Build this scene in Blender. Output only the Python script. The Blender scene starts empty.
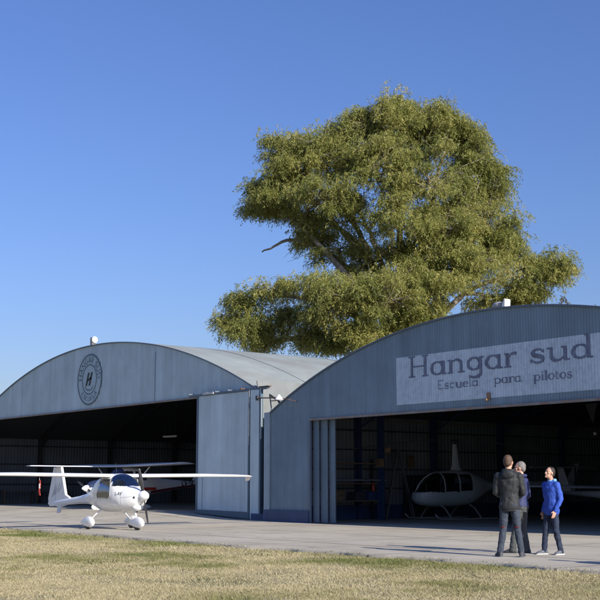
import bpy, math, random
import numpy as np
from mathutils import Vector, Matrix
R_ = math.radians
rnd = random.Random(7)
rng = np.random.default_rng(11)
sc = bpy.context.scene
col = sc.collection

# ------------------------------------------------------------------ camera
FPX = 1135.0; CH = 1.35
pit = math.atan(184 / FPX)
th = math.atan(900 / (FPX / math.cos(pit)))
A = Vector((-math.cos(th), math.sin(th), 0)); Rt = Vector((math.sin(th), math.cos(th), 0)); Zv = Vector((0, 0, 1))
Fv = A * math.cos(pit) + Zv * math.sin(pit); Uv = -A * math.sin(pit) + Zv * math.cos(pit)
CAM = Vector((0, 0, CH))
cd = bpy.data.cameras.new('camera'); cam = bpy.data.objects.new('camera', cd); col.objects.link(cam)
m3 = Matrix((Rt, Uv, -Fv)).transposed()
cam.matrix_world = Matrix.Translation(CAM) @ m3.to_4x4()
cd.sensor_fit = 'HORIZONTAL'; cd.sensor_width = 36; cd.lens = 36 * FPX / 600
cd.clip_end = 5000; cd.clip_start = 0.1
sc.camera = cam
def ray(x, y): return Fv * FPX + Rt * (x - 300) - Uv * (y - 300)
def onZ(x, y, z=0.0): r = ray(x, y); return CAM + r * ((z - CH) / r.z)
def onY(x, y, Y): r = ray(x, y); return CAM + r * (Y / r.y)
def atD(x, y, d): return CAM + ray(x, y) * (d / FPX)

# ------------------------------------------------------------------ materials
def srgb(r, g, b):
    f = lambda c: (c / 255 / 12.92) if c / 255 <= .04045 else ((c / 255 + .055) / 1.055) ** 2.4
    return (f(r), f(g), f(b))
def mat(name, c, rough=.6, metal=0.0, var=0.0, scale=3.0, streak=0.0, bump=0.0, bscale=40.0, spec=.5, c2=None, c2amt=.5, c2scale=1.0, coat=0.0):
    m = bpy.data.materials.new(name); m.use_nodes = True
    nt = m.node_tree; N = nt.nodes; L = nt.links
    b = N['Principled BSDF']
    b.inputs['Roughness'].default_value = rough; b.inputs['Metallic'].default_value = metal
    b.inputs['Specular IOR Level'].default_value = spec
    if coat: b.inputs['Coat Weight'].default_value = coat
    b.inputs['Base Color'].default_value = (*c, 1)
    tc = N.new('ShaderNodeTexCoord'); out = None
    def mixc(a, bb, fac):
        mx = N.new('ShaderNodeMix'); mx.data_type = 'RGBA'
        if isinstance(a, tuple): mx.inputs['A'].default_value = (*a, 1)
        else: L.new(a, mx.inputs['A'])
        if isinstance(bb, tuple): mx.inputs['B'].default_value = (*bb, 1)
        else: L.new(bb, mx.inputs['B'])
        L.new(fac, mx.inputs['Factor']); return mx.outputs['Result']
    def noise(sc_, det=4, vec=None, ro=.6):
        n = N.new('ShaderNodeTexNoise'); n.inputs['Scale'].default_value = sc_; n.inputs['Detail'].default_value = det
        n.inputs['Roughness'].default_value = ro
        L.new(vec or tc.outputs['Object'], n.inputs['Vector']); return n.outputs['Fac']
    def ramp(f, lo, hi, a=0., bb=1.):
        r = N.new('ShaderNodeMapRange'); r.inputs[1].default_value = lo; r.inputs[2].default_value = hi
        r.inputs[3].default_value = a; r.inputs[4].default_value = bb; L.new(f, r.inputs[0]); return r.outputs[0]
    cur = c
    if var:
        d = tuple(x * (1 - var) for x in c); u = tuple(min(1, x * (1 + var)) for x in c)
        cur = mixc(d, u, ramp(noise(scale), .3, .7))
    if c2:
        cur = mixc(cur, c2, ramp(noise(c2scale, 5), .45, .62, 0, c2amt))
    if streak:
        mp = N.new('ShaderNodeMapping'); mp.inputs['Scale'].default_value = (2.2, 2.2, .12); L.new(tc.outputs['Object'], mp.inputs[0])
        s = ramp(noise(1.6, 6, mp.outputs[0], .7), .35, .75, 0, streak)
        cur = mixc(cur, tuple(x * .55 for x in c), s)
        mp2 = N.new('ShaderNodeMapping'); mp2.inputs['Scale'].default_value = (1.1, 1.1, .05); mp2.inputs['Location'].default_value = (7, 3, 1); L.new(tc.outputs['Object'], mp2.inputs[0])
        s2 = ramp(noise(1.3, 3, mp2.outputs[0], .5), .5, .75, 0, streak * .8)
        cur = mixc(cur, tuple(min(1, x * 1.5) for x in c), s2)
    if not isinstance(cur, tuple): L.new(cur, b.inputs['Base Color'])
    if bump:
        bn = N.new('ShaderNodeBump'); bn.inputs['Strength'].default_value = bump; bn.inputs['Distance'].default_value = .02
        L.new(noise(bscale, 3), bn.inputs['Height']); L.new(bn.outputs[0], b.inputs['Normal'])
    return m

M = {}
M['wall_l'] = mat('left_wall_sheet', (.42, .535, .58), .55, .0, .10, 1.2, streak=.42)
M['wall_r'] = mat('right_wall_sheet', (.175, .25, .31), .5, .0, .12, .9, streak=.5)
M['leaf'] = mat('door_leaf_paint', (.49, .61, .65), .5, .0, .10, 1.0, streak=.45)
M['leaf_dark'] = mat('door_frame_paint', (.10, .135, .18), .5, 0, .1, 2)
M['trim'] = mat('corner_trim_paint', (.28, .37, .42), .5, 0, .12, 2, streak=.4)
M['teal'] = mat('door_rail_teal', (.07, .12, .16), .5, 0, .15, 2)
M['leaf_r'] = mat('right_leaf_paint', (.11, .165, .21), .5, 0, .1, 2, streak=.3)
M['blue_base'] = mat('blue_skirting', (.03, .06, .14), .6, 0, .2, 2)
M['roof'] = mat('galvanised_roof', (.30, .335, .325), .55, .1, .10, .8, c2=(.23, .22, .20), c2amt=.45, c2scale=.35)
M['skirt'] = mat('eave_sheet_metal', (.165, .18, .18), .6, 0, .15, 1.5, c2=(.12, .12, .11), c2amt=.5, c2scale=3)
M['roof_in'] = mat('roof_soffit', (.06, .065, .07), .85)  # near-black: shade under the roofs put into the colour; gusset plate shares it
M['inner'] = mat('inner_sheet', (.19, .225, .25), .8, 0, .2, .7, streak=.4)
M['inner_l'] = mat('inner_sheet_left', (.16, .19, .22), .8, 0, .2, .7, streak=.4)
M['steel_blue'] = mat('blue_steel', (.03, .06, .15), .45, 0, .15, 3)
M['steel_dark'] = mat('dark_steel', (.05, .055, .065), .55, .2, .15, 3)
M['flash'] = mat('flashing', (.20, .19, .18), .5, .3, .2, 3, c2=(.22, .12, .07), c2amt=.6, c2scale=2.5)
M['gutter'] = mat('weathered_gutter', (.22, .20, .15), .8, 0, .2, 2, c2=(.2, .17, .10), c2amt=.8, c2scale=3)
M['rust'] = mat('rusty_steel', (.10, .055, .04), .8, 0, .3, 6)
M['signwhite'] = mat('faded_sign_paint', (.50, .61, .70), .6, 0, .05, 1.2, streak=.3, c2=(.26, .29, .34), c2amt=.35, c2scale=6)
M['letter'] = mat('faded_letter_paint', (.14, .17, .24), .6, 0, .25, 5)
M['emblem'] = mat('emblem_paint', (.10, .145, .18), .6, 0, .2, 4)
M['emblem_in'] = mat('emblem_ground', (.345, .455, .50), .6, 0, .06, 2)
M['emblem_dark'] = mat('emblem_dark_paint', (.02, .028, .03), .6)
M['white'] = mat('white_gelcoat', (.82, .83, .84), .25, 0, .02, 2, coat=.4)
M['white_dull'] = mat('white_paint_dull', (.62, .66, .70), .4, 0, .06, 3)
M['lampwhite'] = mat('lamp_white', (.80, .80, .76), .5)
M['grey'] = mat('grey_paint', (.30, .31, .32), .5, 0, .1, 5)
M['black'] = mat('black_rubber', (.02, .02, .022), .6, 0, .2, 10)
M['blacksat'] = mat('satin_black', (.025, .026, .03), .35)
M['navy'] = mat('navy_cloth', (.018, .035, .10), .7, 0, .15, 3)
M['red'] = mat('red_paint', (.50, .045, .03), .4)
M['redcloth'] = mat('red_cloth', (.55, .06, .06), .8, 0, .15, 20)
M['darkred'] = mat('dark_red_paint', (.14, .015, .025), .5)
M['heli'] = mat('pale_blue_paint', (.40, .46, .49), .35, 0, .04, 2)
M['alu'] = mat('aluminium', (.45, .46, .47), .4, .6)
M['brown'] = mat('cardboard', (.25, .16, .09), .8, 0, .15, 6)
M['orange'] = mat('faded_orange', (.45, .16, .05), .6)
M['green'] = mat('dull_green', (.05, .12, .05), .7, 0, .2, 4)
M['blue'] = mat('dull_blue', (.03, .08, .25), .6, 0, .2, 4)
M['timber'] = mat('timber', (.16, .11, .07), .8, 0, .2, 8)
M['seat'] = mat('seat_cloth', (.06, .06, .065), .9)
M['bark'] = mat('pale_bark', (.13, .105, .085), .9, 0, .3, 1.5, c2=(.36, .33, .28), c2amt=.75, c2scale=.6)
M['skin'] = mat('skin', (.46, .26, .185), .5, 0, .06, 20)
M['hair_b'] = mat('brown_hair', (.075, .042, .025), .7, 0, .3, 60)
M['hair_g'] = mat('grey_hair', (.16, .15, .14), .7, 0, .3, 60)
M['hair_d'] = mat('dark_hair', (.025, .017, .014), .7, 0, .3, 60)
M['jk_dark'] = mat('charcoal_jacket', (.011, .014, .017), .7, 0, .25, 9, bump=.4, bscale=30)
M['jk_rib'] = mat('black_rib', (.012, .013, .016), .8)
M['jk_navy'] = mat('navy_jacket', (.02, .028, .10), .7, 0, .2, 9, bump=.4, bscale=30)
M['jk_blue'] = mat('bright_blue_hoodie', (.022, .070, .38), .75, 0, .15, 9, bump=.4, bscale=30)
M['collar'] = mat('light_blue_collar', (.16, .36, .62), .8)
M['jeans1'] = mat('grey_blue_jeans', (.030, .040, .062), .85, 0, .25, 7, bump=.4, bscale=40)
M['jeans3'] = mat('dark_blue_jeans', (.012, .021, .048), .85, 0, .35, 7, bump=.4, bscale=40)
M['trou'] = mat('grey_trousers', (.055, .062, .065), .85, 0, .2, 7)
M['shoe_d'] = mat('dark_shoes', (.05, .055, .065), .7, 0, .2, 20)
M['shoe_g'] = mat('grey_trainers', (.10, .11, .13), .7, 0, .2, 20)
M['sole'] = mat('white_sole', (.62, .62, .58), .7)
M['eye'] = mat('dark_eye', (.02, .015, .012), .3)
M['lips'] = mat('lips', (.30, .10, .08), .6)
M['blueline'] = mat('faded_blue_paint', (.23, .25, .34), .8, 0, .15, 3)

def glassmat(name, tint, fac):
    m = bpy.data.materials.new(name); m.use_nodes = True; nt = m.node_tree; N = nt.nodes; L = nt.links
    for n in list(N): N.remove(n)
    o = N.new('ShaderNodeOutputMaterial'); t = N.new('ShaderNodeBsdfTransparent'); g = N.new('ShaderNodeBsdfGlossy')
    g.inputs['Roughness'].default_value = .03; g.inputs['Color'].default_value = (.26, .28, .32, 1)
    t.inputs['Color'].default_value = (*tint, 1)
    fr = N.new('ShaderNodeFresnel'); fr.inputs['IOR'].default_value = 1.33
    mx = N.new('ShaderNodeMixShader'); ad = N.new('ShaderNodeMath'); ad.operation = 'ADD'; ad.inputs[1].default_value = fac; ad.use_clamp = True
    L.new(fr.outputs[0], ad.inputs[0]); L.new(ad.outputs[0], mx.inputs[0]); L.new(t.outputs[0], mx.inputs[1]); L.new(g.outputs[0], mx.inputs[2]); L.new(mx.outputs[0], o.inputs[0])
    return m
M['glass'] = glassmat('clear_perspex', (.42, .50, .60), .0)
M['glass_dk'] = glassmat('dusty_perspex', (.45, .5, .55), .03)

# ------------------------------------------------------------------ mesh builder
class MB:
    def __init__(s): s.v = []; s.f = []
    def add(s, vs, fs):
        o = len(s.v); s.v += [tuple(v) for v in vs]; s.f += [tuple(i + o for i in f) for f in fs]; return s
    def box(s, x0, x1, y0, y1, z0, z1):
        return s.add([(x0, y0, z0), (x1, y0, z0), (x1, y1, z0), (x0, y1, z0), (x0, y0, z1), (x1, y0, z1), (x1, y1, z1), (x0, y1, z1)],
                     [(0, 3, 2, 1), (4, 5, 6, 7), (0, 1, 5, 4), (1, 2, 6, 5), (2, 3, 7, 6), (3, 0, 4, 7)])
    def loft(s, rings, cap=True):
        n = len(rings[0]); vs = [p for r in rings for p in r]; fs = []
        for i in range(len(rings) - 1):
            for j in range(n):
                a = i * n + j; b = i * n + (j + 1) % n; fs.append((a, b, b + n, a + n))
        if cap: fs.append(tuple(range(n))[::-1]); fs.append(tuple(range((len(rings) - 1) * n, len(rings) * n)))
        return s.add(vs, fs)
    def tube(s, pts, rad, n=10, cap=True, flat=1.0):
        pts = [Vector(p) for p in pts]
        if not hasattr(rad, '__len__'): rad = [rad] * len(pts)
        rings = []; ref = None
        for i, p in enumerate(pts):
            d = (pts[min(i + 1, len(pts) - 1)] - pts[max(i - 1, 0)]).normalized()
            if ref is None: ref = Vector((0, 0, 1)) if abs(d.z) < .9 else Vector((1, 0, 0))
            u = d.cross(ref)
            if u.length < 1e-4: u = d.cross(Vector((0, 1, 0)))
            u.normalize(); w = u.cross(d).normalized(); ref = w
            rings.append([p + (u * math.cos(t) + w * math.sin(t) * flat) * rad[i] for t in [2 * math.pi * k / n for k in range(n)]])
        return s.loft(rings, cap)
    def ell(s, c, r, nu=16, nv=10, rot=None):
        vs = []; fs = []; c = Vector(c)
        for i in range(nv + 1):
            ph = math.pi * i / nv
            for j in range(nu):
                t = 2 * math.pi * j / nu
                v = Vector((r[0] * math.sin(ph) * math.cos(t), r[1] * math.sin(ph) * math.sin(t), r[2] * math.cos(ph)))
                if rot: v = rot @ v
                vs.append(c + v)
        for i in range(nv):
            for j in range(nu):
                a = i * nu + j; b = i * nu + (j + 1) % nu; fs.append((a, a + nu, b + nu, b))
        return s.add(vs, fs)
    def prism(s, poly, axis, a, b):   # poly in the two other axes
        def P(u, v, w): return {'x': (w, u, v), 'y': (u, w, v), 'z': (u, v, w)}[axis]
        n = len(poly)
        vs = [P(u, v, a) for u, v in poly] + [P(u, v, b) for u, v in poly]
        fs = [tuple(range(n))[::-1], tuple(range(n, 2 * n))] + [(i, (i + 1) % n, (i + 1) % n + n, i + n) for i in range(n)]
        return s.add(vs, fs)
    def bar(s, a, b, w=.05, h=None):
        h = h or w; a = Vector(a); b = Vector(b); d = (b - a).normalized()
        ref = Vector((0, 0, 1)) if abs(d.z) < .95 else Vector((0, 1, 0))
        u = d.cross(ref).normalized() * w / 2; v = u.cross(d).normalized() * h / 2
        return s.loft([[a - u - v, a + u - v, a + u + v, a - u + v], [b - u - v, b + u - v, b + u + v, b - u + v]])
    def build(s, name, m, parent=None, smooth=False, bevel=0, sub=0, remesh=0, smoothit=0, wrinkle=0, wsize=.15):
        me = bpy.data.meshes.new(name); me.from_pydata(s.v, [], s.f); me.update()
        if smooth: me.shade_smooth()
        me.materials.append(m)
        o = bpy.data.objects.new(name, me); col.objects.link(o); o.parent = parent
        if smooth == 'auto':
            for p in me.polygons: p.use_smooth = True
            me.set_sharp_from_angle(angle=R_(35))
        if remesh:
            r = o.modifiers.new('r', 'REMESH'); r.mode = 'VOXEL'; r.voxel_size = remesh; r.use_smooth_shade = True
            if smoothit:
                q = o.modifiers.new('s', 'SMOOTH'); q.factor = .5; q.iterations = smoothit
            if wrinkle:
                t = bpy.data.textures.new(name + '_folds', 'CLOUDS'); t.noise_scale = wsize
                q = o.modifiers.new('d', 'DISPLACE'); q.texture = t; q.strength = wrinkle; q.mid_level = .5; q.texture_coords = 'LOCAL'
        if bevel:
            q = o.modifiers.new('b', 'BEVEL'); q.width = bevel; q.segments = 2; q.limit_method = 'ANGLE'
        if sub:
            q = o.modifiers.new('u', 'SUBSURF'); q.levels = sub; q.render_levels = sub
        return o
def tag(o, label=None, cat=None, group=None, kind=None):
    if label: o['label'] = label
    if cat: o['category'] = cat
    if group: o['group'] = group
    if kind: o['kind'] = kind
    return o
def empty(name, loc, rz=0, label=None, cat=None, group=None):
    o = bpy.data.objects.new(name, None); col.objects.link(o); o.location = loc; o.rotation_euler = (0, 0, rz); o.empty_display_size = .3
    return tag(o, label, cat, group)
def npmesh(name, V, F, m, parent=None, smooth=False):   # F (n,k) array
    me = bpy.data.meshes.new(name); V = np.asarray(V, np.float32); F = np.asarray(F, np.int32); n, k = F.shape
    me.vertices.add(len(V)); me.vertices.foreach_set('co', V.ravel())
    me.loops.add(n * k); me.loops.foreach_set('vertex_index', F.ravel())
    me.polygons.add(n); me.polygons.foreach_set('loop_start', np.arange(0, n * k, k, dtype=np.int32))
    me.update(calc_edges=True)
    if smooth: me.shade_smooth()
    me.materials.append(m)
    o = bpy.data.objects.new(name, me); col.objects.link(o); o.parent = parent
    return o

# ------------------------------------------------------------------ ground
def ss(t): t = np.clip(t, 0, 1); return t * t * (3 - 2 * t)
def gz(X, Y): return .20 * ss((-X - 36) / 6) * ss((Y - 21) / 4)
def gridmesh(name, xs, ys, zf, m, skirt=None):
    X, Y = np.meshgrid(xs, ys); Z = zf(X, Y); nx = len(xs); ny = len(ys)
    V = np.stack([X, Y, Z], -1).reshape(-1, 3)
    i = np.arange((nx - 1) * (ny - 1)); r = i // (nx - 1); c = i % (nx - 1); a = r * nx + c
    F = np.stack([a, a + 1, a + nx + 1, a + nx], -1)
    if skirt is not None:   # vertical face along the low-y edge
        b0 = len(V); S = V[:nx].copy(); S[:, 2] = skirt; V = np.vstack([V, S])
        j = np.arange(nx - 1); F = np.vstack([F, np.stack([b0 + j, b0 + j + 1, j + 1, j], -1)])
    return npmesh(name, V, F, m)

def ground_mat():
    m = bpy.data.materials.new('dry_grass_ground'); m.use_nodes = True; nt = m.node_tree; N = nt.nodes; L = nt.links; b = N['Principled BSDF']
    b.inputs['Roughness'].default_value = .95; b.inputs['Specular IOR Level'].default_value = .1
    tc = N.new('ShaderNodeTexCoord')
    def noise(s, d=5, r=.6):
        n = N.new('ShaderNodeTexNoise'); n.inputs['Scale'].default_value = s; n.inputs['Detail'].default_value = d; n.inputs['Roughness'].default_value = r
        L.new(tc.outputs['Object'], n.inputs['Vector']); return n.outputs['Fac']
    def ramp(f, lo, hi):
        r = N.new('ShaderNodeMapRange'); r.inputs[1].default_value = lo; r.inputs[2].default_value = hi; L.new(f, r.inputs[0]); return r.outputs[0]
    def mix(a, c, f):
        x = N.new('ShaderNodeMix'); x.data_type = 'RGBA'
        for k, v in (('A', a), ('B', c)):
            if isinstance(v, tuple): x.inputs[k].default_value = (*v, 1)
            else: L.new(v, x.inputs[k])
        L.new(f, x.inputs['Factor']); return x.outputs['Result']
    c = mix((.29, .25, .145), (.42, .365, .23), ramp(noise(9, 6, .75), .3, .7))
    c = mix(c, (.09, .10, .035), ramp(noise(.45, 5), .5, .66))
    c = mix(c, (.13, .09, .05), ramp(noise(2.5, 4), .6, .8))
    L.new(c, b.inputs['Base Color'])
    bp = N.new('ShaderNodeBump'); bp.inputs['Strength'].default_value = .6; bp.inputs['Distance'].default_value = .03; L.new(noise(14, 6, .8), bp.inputs['Height']); L.new(bp.outputs[0], b.inputs['Normal'])
    return m
def apron_mat():
    m = bpy.data.materials.new('weathered_concrete'); m.use_nodes = True; nt = m.node_tree; N = nt.nodes; L = nt.links; b = N['Principled BSDF']
    b.inputs['Roughness'].default_value = .9; b.inputs['Specular IOR Level'].default_value = .2
    tc = N.new('ShaderNodeTexCoord')
    def noise(s, d=5, r=.6, sx=1, sy=1):
        mp = N.new('ShaderNodeMapping'); mp.inputs['Scale'].default_value = (sx, sy, 1); L.new(tc.outputs['Object'], mp.inputs[0])
        n = N.new('ShaderNodeTexNoise'); n.inputs['Scale'].default_value = s; n.inputs['Detail'].default_value = d; n.inputs['Roughness'].default_value = r
        L.new(mp.outputs[0], n.inputs['Vector']); return n.outputs['Fac']
    def ramp(f, lo, hi, a=0, c=1):
        r = N.new('ShaderNodeMapRange'); r.inputs[1].default_value = lo; r.inputs[2].default_value = hi; r.inputs[3].default_value = a; r.inputs[4].default_value = c; L.new(f, r.inputs[0]); return r.outputs[0]
    def mix(a, c, f):
        x = N.new('ShaderNodeMix'); x.data_type = 'RGBA'
        for k, v in (('A', a), ('B', c)):
            if isinstance(v, tuple): x.inputs[k].default_value = (*v, 1)
            else: L.new(v, x.inputs[k])
        L.new(f, x.inputs['Factor']); return x.outputs['Result']
    c = mix((.385, .35, .285), (.49, .45, .375), ramp(noise(.35, 6, .65), .35, .65))
    c = mix(c, (.29, .262, .215), ramp(noise(.9, 6, .7, .5, 1.6), .52, .72, 0, .7))
    c = mix(c, (.53, .485, .40), ramp(noise(.6, 3, .5, .35, 1.4), .58, .75, 0, .7))
    c = mix(c, (.15, .125, .10), ramp(noise(3.5, 5, .7), .64, .74, 0, .6))
    c = mix(c, (.17, .15, .125), ramp(noise(40, 3, .7), .5, .75, 0, .4))
    vo = N.new('ShaderNodeTexVoronoi'); vo.feature = 'DISTANCE_TO_EDGE'; vo.inputs['Scale'].default_value = .42
    nz_ = N.new('ShaderNodeTexNoise'); nz_.inputs['Scale'].default_value = 1.3; nz_.inputs['Detail'].default_value = 5; L.new(tc.outputs['Object'], nz_.inputs['Vector'])
    va = N.new('ShaderNodeVectorMath'); va.operation = 'MULTIPLY_ADD'; va.inputs[1].default_value = (1.4, 1.4, 0); L.new(nz_.outputs['Color'], va.inputs[0]); L.new(tc.outputs['Object'], va.inputs[2]); L.new(va.outputs[0], vo.inputs['Vector'])
    crk = N.new('ShaderNodeMath'); crk.operation = 'MULTIPLY'; L.new(ramp(vo.outputs['Distance'], .004, .016, 1, 0), crk.inputs[0]); L.new(ramp(noise(.25, 3), .46, .62, 0, .5), crk.inputs[1])
    c = mix(c, (.10, .09, .07), crk.outputs[0])
    c = mix(c, (.16, .14, .11), ramp(noise(1.1, 2, .4), .70, .76, 0, .7))
    # expansion joints: a tar line every 4.5 m across, 3.6 m along
    sp = N.new('ShaderNodeSeparateXYZ'); L.new(tc.outputs['Object'], sp.inputs[0])
    def joint(o, per, off, w):
        a = N.new('ShaderNodeMath'); a.operation = 'ADD'; a.inputs[1].default_value = off; L.new(o, a.inputs[0])
        q = N.new('ShaderNodeMath'); q.operation = 'PINGPONG'; q.inputs[1].default_value = per / 2; L.new(a.outputs[0], q.inputs[0])
        return ramp(q.outputs[0], w, w * 2.2, .75, 0)
    c = mix(c, (.10, .09, .08), joint(sp.outputs['X'], 4.5, 201.3, .02)); c = mix(c, (.11, .10, .085), joint(sp.outputs['Y'], 3.55, 100.1, .03))
    L.new(c, b.inputs['Base Color'])
    bp = N.new('ShaderNodeBump'); bp.inputs['Strength'].default_value = .35; bp.inputs['Distance'].default_value = .01; L.new(noise(30, 5, .7), bp.inputs['Height']); L.new(bp.outputs[0], b.inputs['Normal'])
    return m
GM = ground_mat()
GZ0 = -.05
g = gridmesh('grass_field', np.concatenate([[-700, -200], np.linspace(-100, 30, 60), [200, 700]]), np.concatenate([[-500, -100], np.linspace(-10, 14.5, 20), [60, 200, 800]]),
             lambda X, Y: np.full_like(X, GZ0), GM)
tag(g, kind='structure')
xs = np.linspace(-92, 18, 441)
def edgeY(x): return 14.85 + .10 * np.sin(x * .35) + .06 * np.sin(x * 1.3 + 1) + .04 * np.sin(x * 3.1) + .025 * np.sin(x * 7.7)
ysn = np.concatenate([np.linspace(0, 1, 30)])
Xg, T = np.meshgrid(xs, ysn); Yg = edgeY(Xg) + (52 - edgeY(Xg)) * T ** 1.3; Zg = gz(Xg, Yg)
nx = len(xs); V = np.stack([Xg, Yg, Zg], -1).reshape(-1, 3); i = np.arange((nx - 1) * 29); a = (i // (nx - 1)) * nx + i % (nx - 1)
F = np.stack([a, a + 1, a + nx + 1, a + nx], -1); b0 = len(V); S = V[:nx].copy(); S[:, 2] = -.1; V = np.vstack([V, S]); j = np.arange(nx - 1)
F = np.vstack([F, np.stack([b0 + j, b0 + j + 1, j + 1, j], -1)])
tag(npmesh('concrete_apron', V, F, apron_mat()), kind='structure')
# faded painted guide line
p0 = onZ(20, 529); p1 = onZ(262, 521.4)
mb = MB(); n = 60; d = (p1 - p0); w = Vector((-d.y, d.x, 0)).normalized() * .09
for k in range(n):
    a = p0 + d * (k / n); b = p0 + d * ((k + 1) / n)
    q = [a - w, b - w, b + w, a + w]; mb.add([(v.x, v.y, float(gz(v.x, v.y)) + .006) for v in q], [(0, 1, 2, 3)])
tag(mb.build('painted_line', M['blueline']), kind='structure')

# grass blades
def grass_mat():
    m = bpy.data.materials.new('grass_blades'); m.use_nodes = True; nt = m.node_tree; N = nt.nodes; L = nt.links; b = N['Principled BSDF']
    b.inputs['Roughness'].default_value = .8; b.inputs['Specular IOR Level'].default_value = .15
    at = N.new('ShaderNodeAttribute'); at.attribute_name = 'tint'; cr = N.new('ShaderNodeValToRGB'); L.new(at.outputs['Fac'], cr.inputs[0])
    e = cr.color_ramp.elements; e[0].position = 0; e[0].color = (.11, .135, .04, 1); e[1].position = 1; e[1].color = (.45, .39, .25, 1)
    q = e.new(.45); q.color = (.20, .195, .085, 1); q = e.new(.7); q.color = (.33, .29, .165, 1)
    L.new(cr.outputs[0], b.inputs['Base Color'])
    return m
def vnoise(x, y, seed, s):
    r = np.random.default_rng(seed); T = r.random((256, 256)); x = x * s + 1000; y = y * s + 1000
    xi = np.floor(x).astype(int); yi = np.floor(y).astype(int); fx = ss(x - xi); fy = ss(y - yi)
    g = lambda i, j: T[i % 256, j % 256]
    return (g(xi, yi) * (1 - fx) + g(xi + 1, yi) * fx) * (1 - fy) + (g(xi, yi + 1) * (1 - fx) + g(xi + 1, yi + 1) * fx) * fy
def blades(n):
    dd = rng.uniform(10.5, 48, n * 3); lat = rng.uniform(-.36, .36, n * 3) * dd
    X = A.x * dd + Rt.x * lat; Y = A.y * dd + Rt.y * lat
    keep = (Y < edgeY(X) + .10) & (Y > 6.0) & (rng.random(n * 3) < np.clip(16 / dd, .25, 1)); X = X[keep][:n]; Y = Y[keep][:n]; dd = dd[keep][:n]; n = len(X)
    keep = ((Y < edgeY(X) - .02) | (rng.random(n) < .25)) & (rng.random(n) < .35 + .75 * ss((vnoise(X, Y, 21, 1.4) - .25) * 2.5)); X = X[keep]; Y = Y[keep]; dd = dd[keep]; n = len(X)
    e = edgeY(X) - Y
    nz = vnoise(X, Y, 1, .35) * .5 + vnoise(X, Y, 2, 1.1) * .3 + vnoise(X, Y, 3, 3.1) * .2
    green = np.exp(-((e - .7) / 1.2) ** 2) * (.05 + .95 * ss((vnoise(X, Y, 5, .22) - .35) * 2.2)) + .12 * ss((vnoise(X, Y, 12, .5) - .6) * 3)
    tint = np.clip(.86 - green * (nz + .35) * .7 - np.clip(nz - .50, 0, 1) * 2.2 - np.clip(vnoise(X, Y, 8, .6) - .6, 0, 1) * 1.5 + rng.normal(0, .17, n), 0, 1)
    h = rng.uniform(.010, .040, n) * (.6 + nz * .9) * np.where(e < 1.2, 1.3, 1); wd = h * rng.uniform(.06, .12, n) + .0012 * dd / 12
    an = rng.uniform(0, 2 * np.pi, n); lx = rng.normal(0, .9, n) * h; ly = rng.normal(0, .9, n) * h
    z0 = GZ0 - .004; z0 = np.where(e < 0, gz(X, Y) - .003, z0)
    V = np.empty((n, 3, 3), np.float32)
    V[:, 0] = np.stack([X - np.cos(an) * wd, Y - np.sin(an) * wd, z0], -1); V[:, 1] = np.stack([X + np.cos(an) * wd, Y + np.sin(an) * wd, z0], -1)
    V[:, 2] = np.stack([X + lx, Y + ly, z0 + h], -1)
    o = npmesh('lawn_grass', V.reshape(-1, 3), np.arange(3 * n).reshape(-1, 3), grass_mat())
    at = o.data.attributes.new('tint', 'FLOAT', 'FACE'); at.data.foreach_set('value', tint.astype(np.float32))
    tag(o, 'dry straw coloured grass with greener tufts along the concrete edge', 'grass', kind='stuff')
blades(750000)

# ------------------------------------------------------------------ hangars
def corr(x, per, amp): return amp * np.cos(2 * np.pi * x / per)
def corrwall(name, x0, x1, zb, zt, Y, per, amp, m, parent, rows=2, sub=6):
    n = max(2, int((x1 - x0) / per * sub)); xs = np.linspace(x0, x1, n + 1); V = []
    for r in range(rows + 1):
        t = r / rows; V.append(np.stack([xs, Y + corr(xs, per, amp), zb(xs) * (1 - t) + zt(xs) * t], -1))
    V = np.concatenate(V); i = np.arange(n * rows); a = (i // n) * (n + 1) + i % n
    return npmesh(name, V, np.stack([a, a + 1, a + n + 2, a + n + 1], -1), m, parent, smooth=True)

def stroke_mesh(mb, pts, wds, place, step=.03, across=4, smooth=True):
    """calligraphic stroke: pts 2-D, wds thickness; place(u,v)->xyz"""
    P = [Vector((*p, 0)) for p in pts]
    if smooth and len(P) > 2:
        Q = []; W = []
        for i in range(len(P) - 1):
            p0 = P[max(i - 1, 0)]; p1 = P[i]; p2 = P[i + 1]; p3 = P[min(i + 2, len(P) - 1)]
            m_ = max(2, int((p2 - p1).length / step))
            for k in range(m_):
                t = k / m_
                Q.append(.5 * ((2 * p1) + (p2 - p0) * t + (2 * p0 - 5 * p1 + 4 * p2 - p3) * t * t + (-p0 + 3 * p1 - 3 * p2 + p3) * t ** 3)); W.append(wds[i] * (1 - t) + wds[i + 1] * t)
        Q.append(P[-1]); W.append(wds[-1])
    else:
        Q = []; W = []
        for i in range(len(P) - 1):
            m_ = max(1, int((P[i + 1] - P[i]).length / step))
            for k in range(m_): t = k / m_; Q.append(P[i].lerp(P[i + 1], t)); W.append(wds[i] * (1 - t) + wds[i + 1] * t)
        Q.append(P[-1]); W.append(wds[-1])
    vs = []; fs = []; c = across + 1
    for i, q in enumerate(Q):
        d = (Q[min(i + 1, len(Q) - 1)] - Q[max(i - 1, 0)]); d.normalize(); nrm = Vector((-d.y, d.x, 0))
        for k in range(c):
            v = q + nrm * W[i] * (k / across - .5); vs.append(place(v.x, v.y))
    for i in range(len(Q) - 1):
        for k in range(across): a = i * c + k; fs.append((a, a + c, a + c + 1, a + 1))
    mb.add(vs, fs)
T_, B_ = .05, .13
def ser(x, y, w=.2): return [((x - w / 2, y), (x + w / 2, y))], [.05, .05]
def S(p, w, sm=True): return (p, w, sm)
def stem(x, y0, y1, w=B_): return S([(x, y0), (x, y1)], [w, w], False)
def sf(x, y, w=.26): return S([(x - w / 2, y), (x + w / 2, y)], [T_, T_], False)
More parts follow.
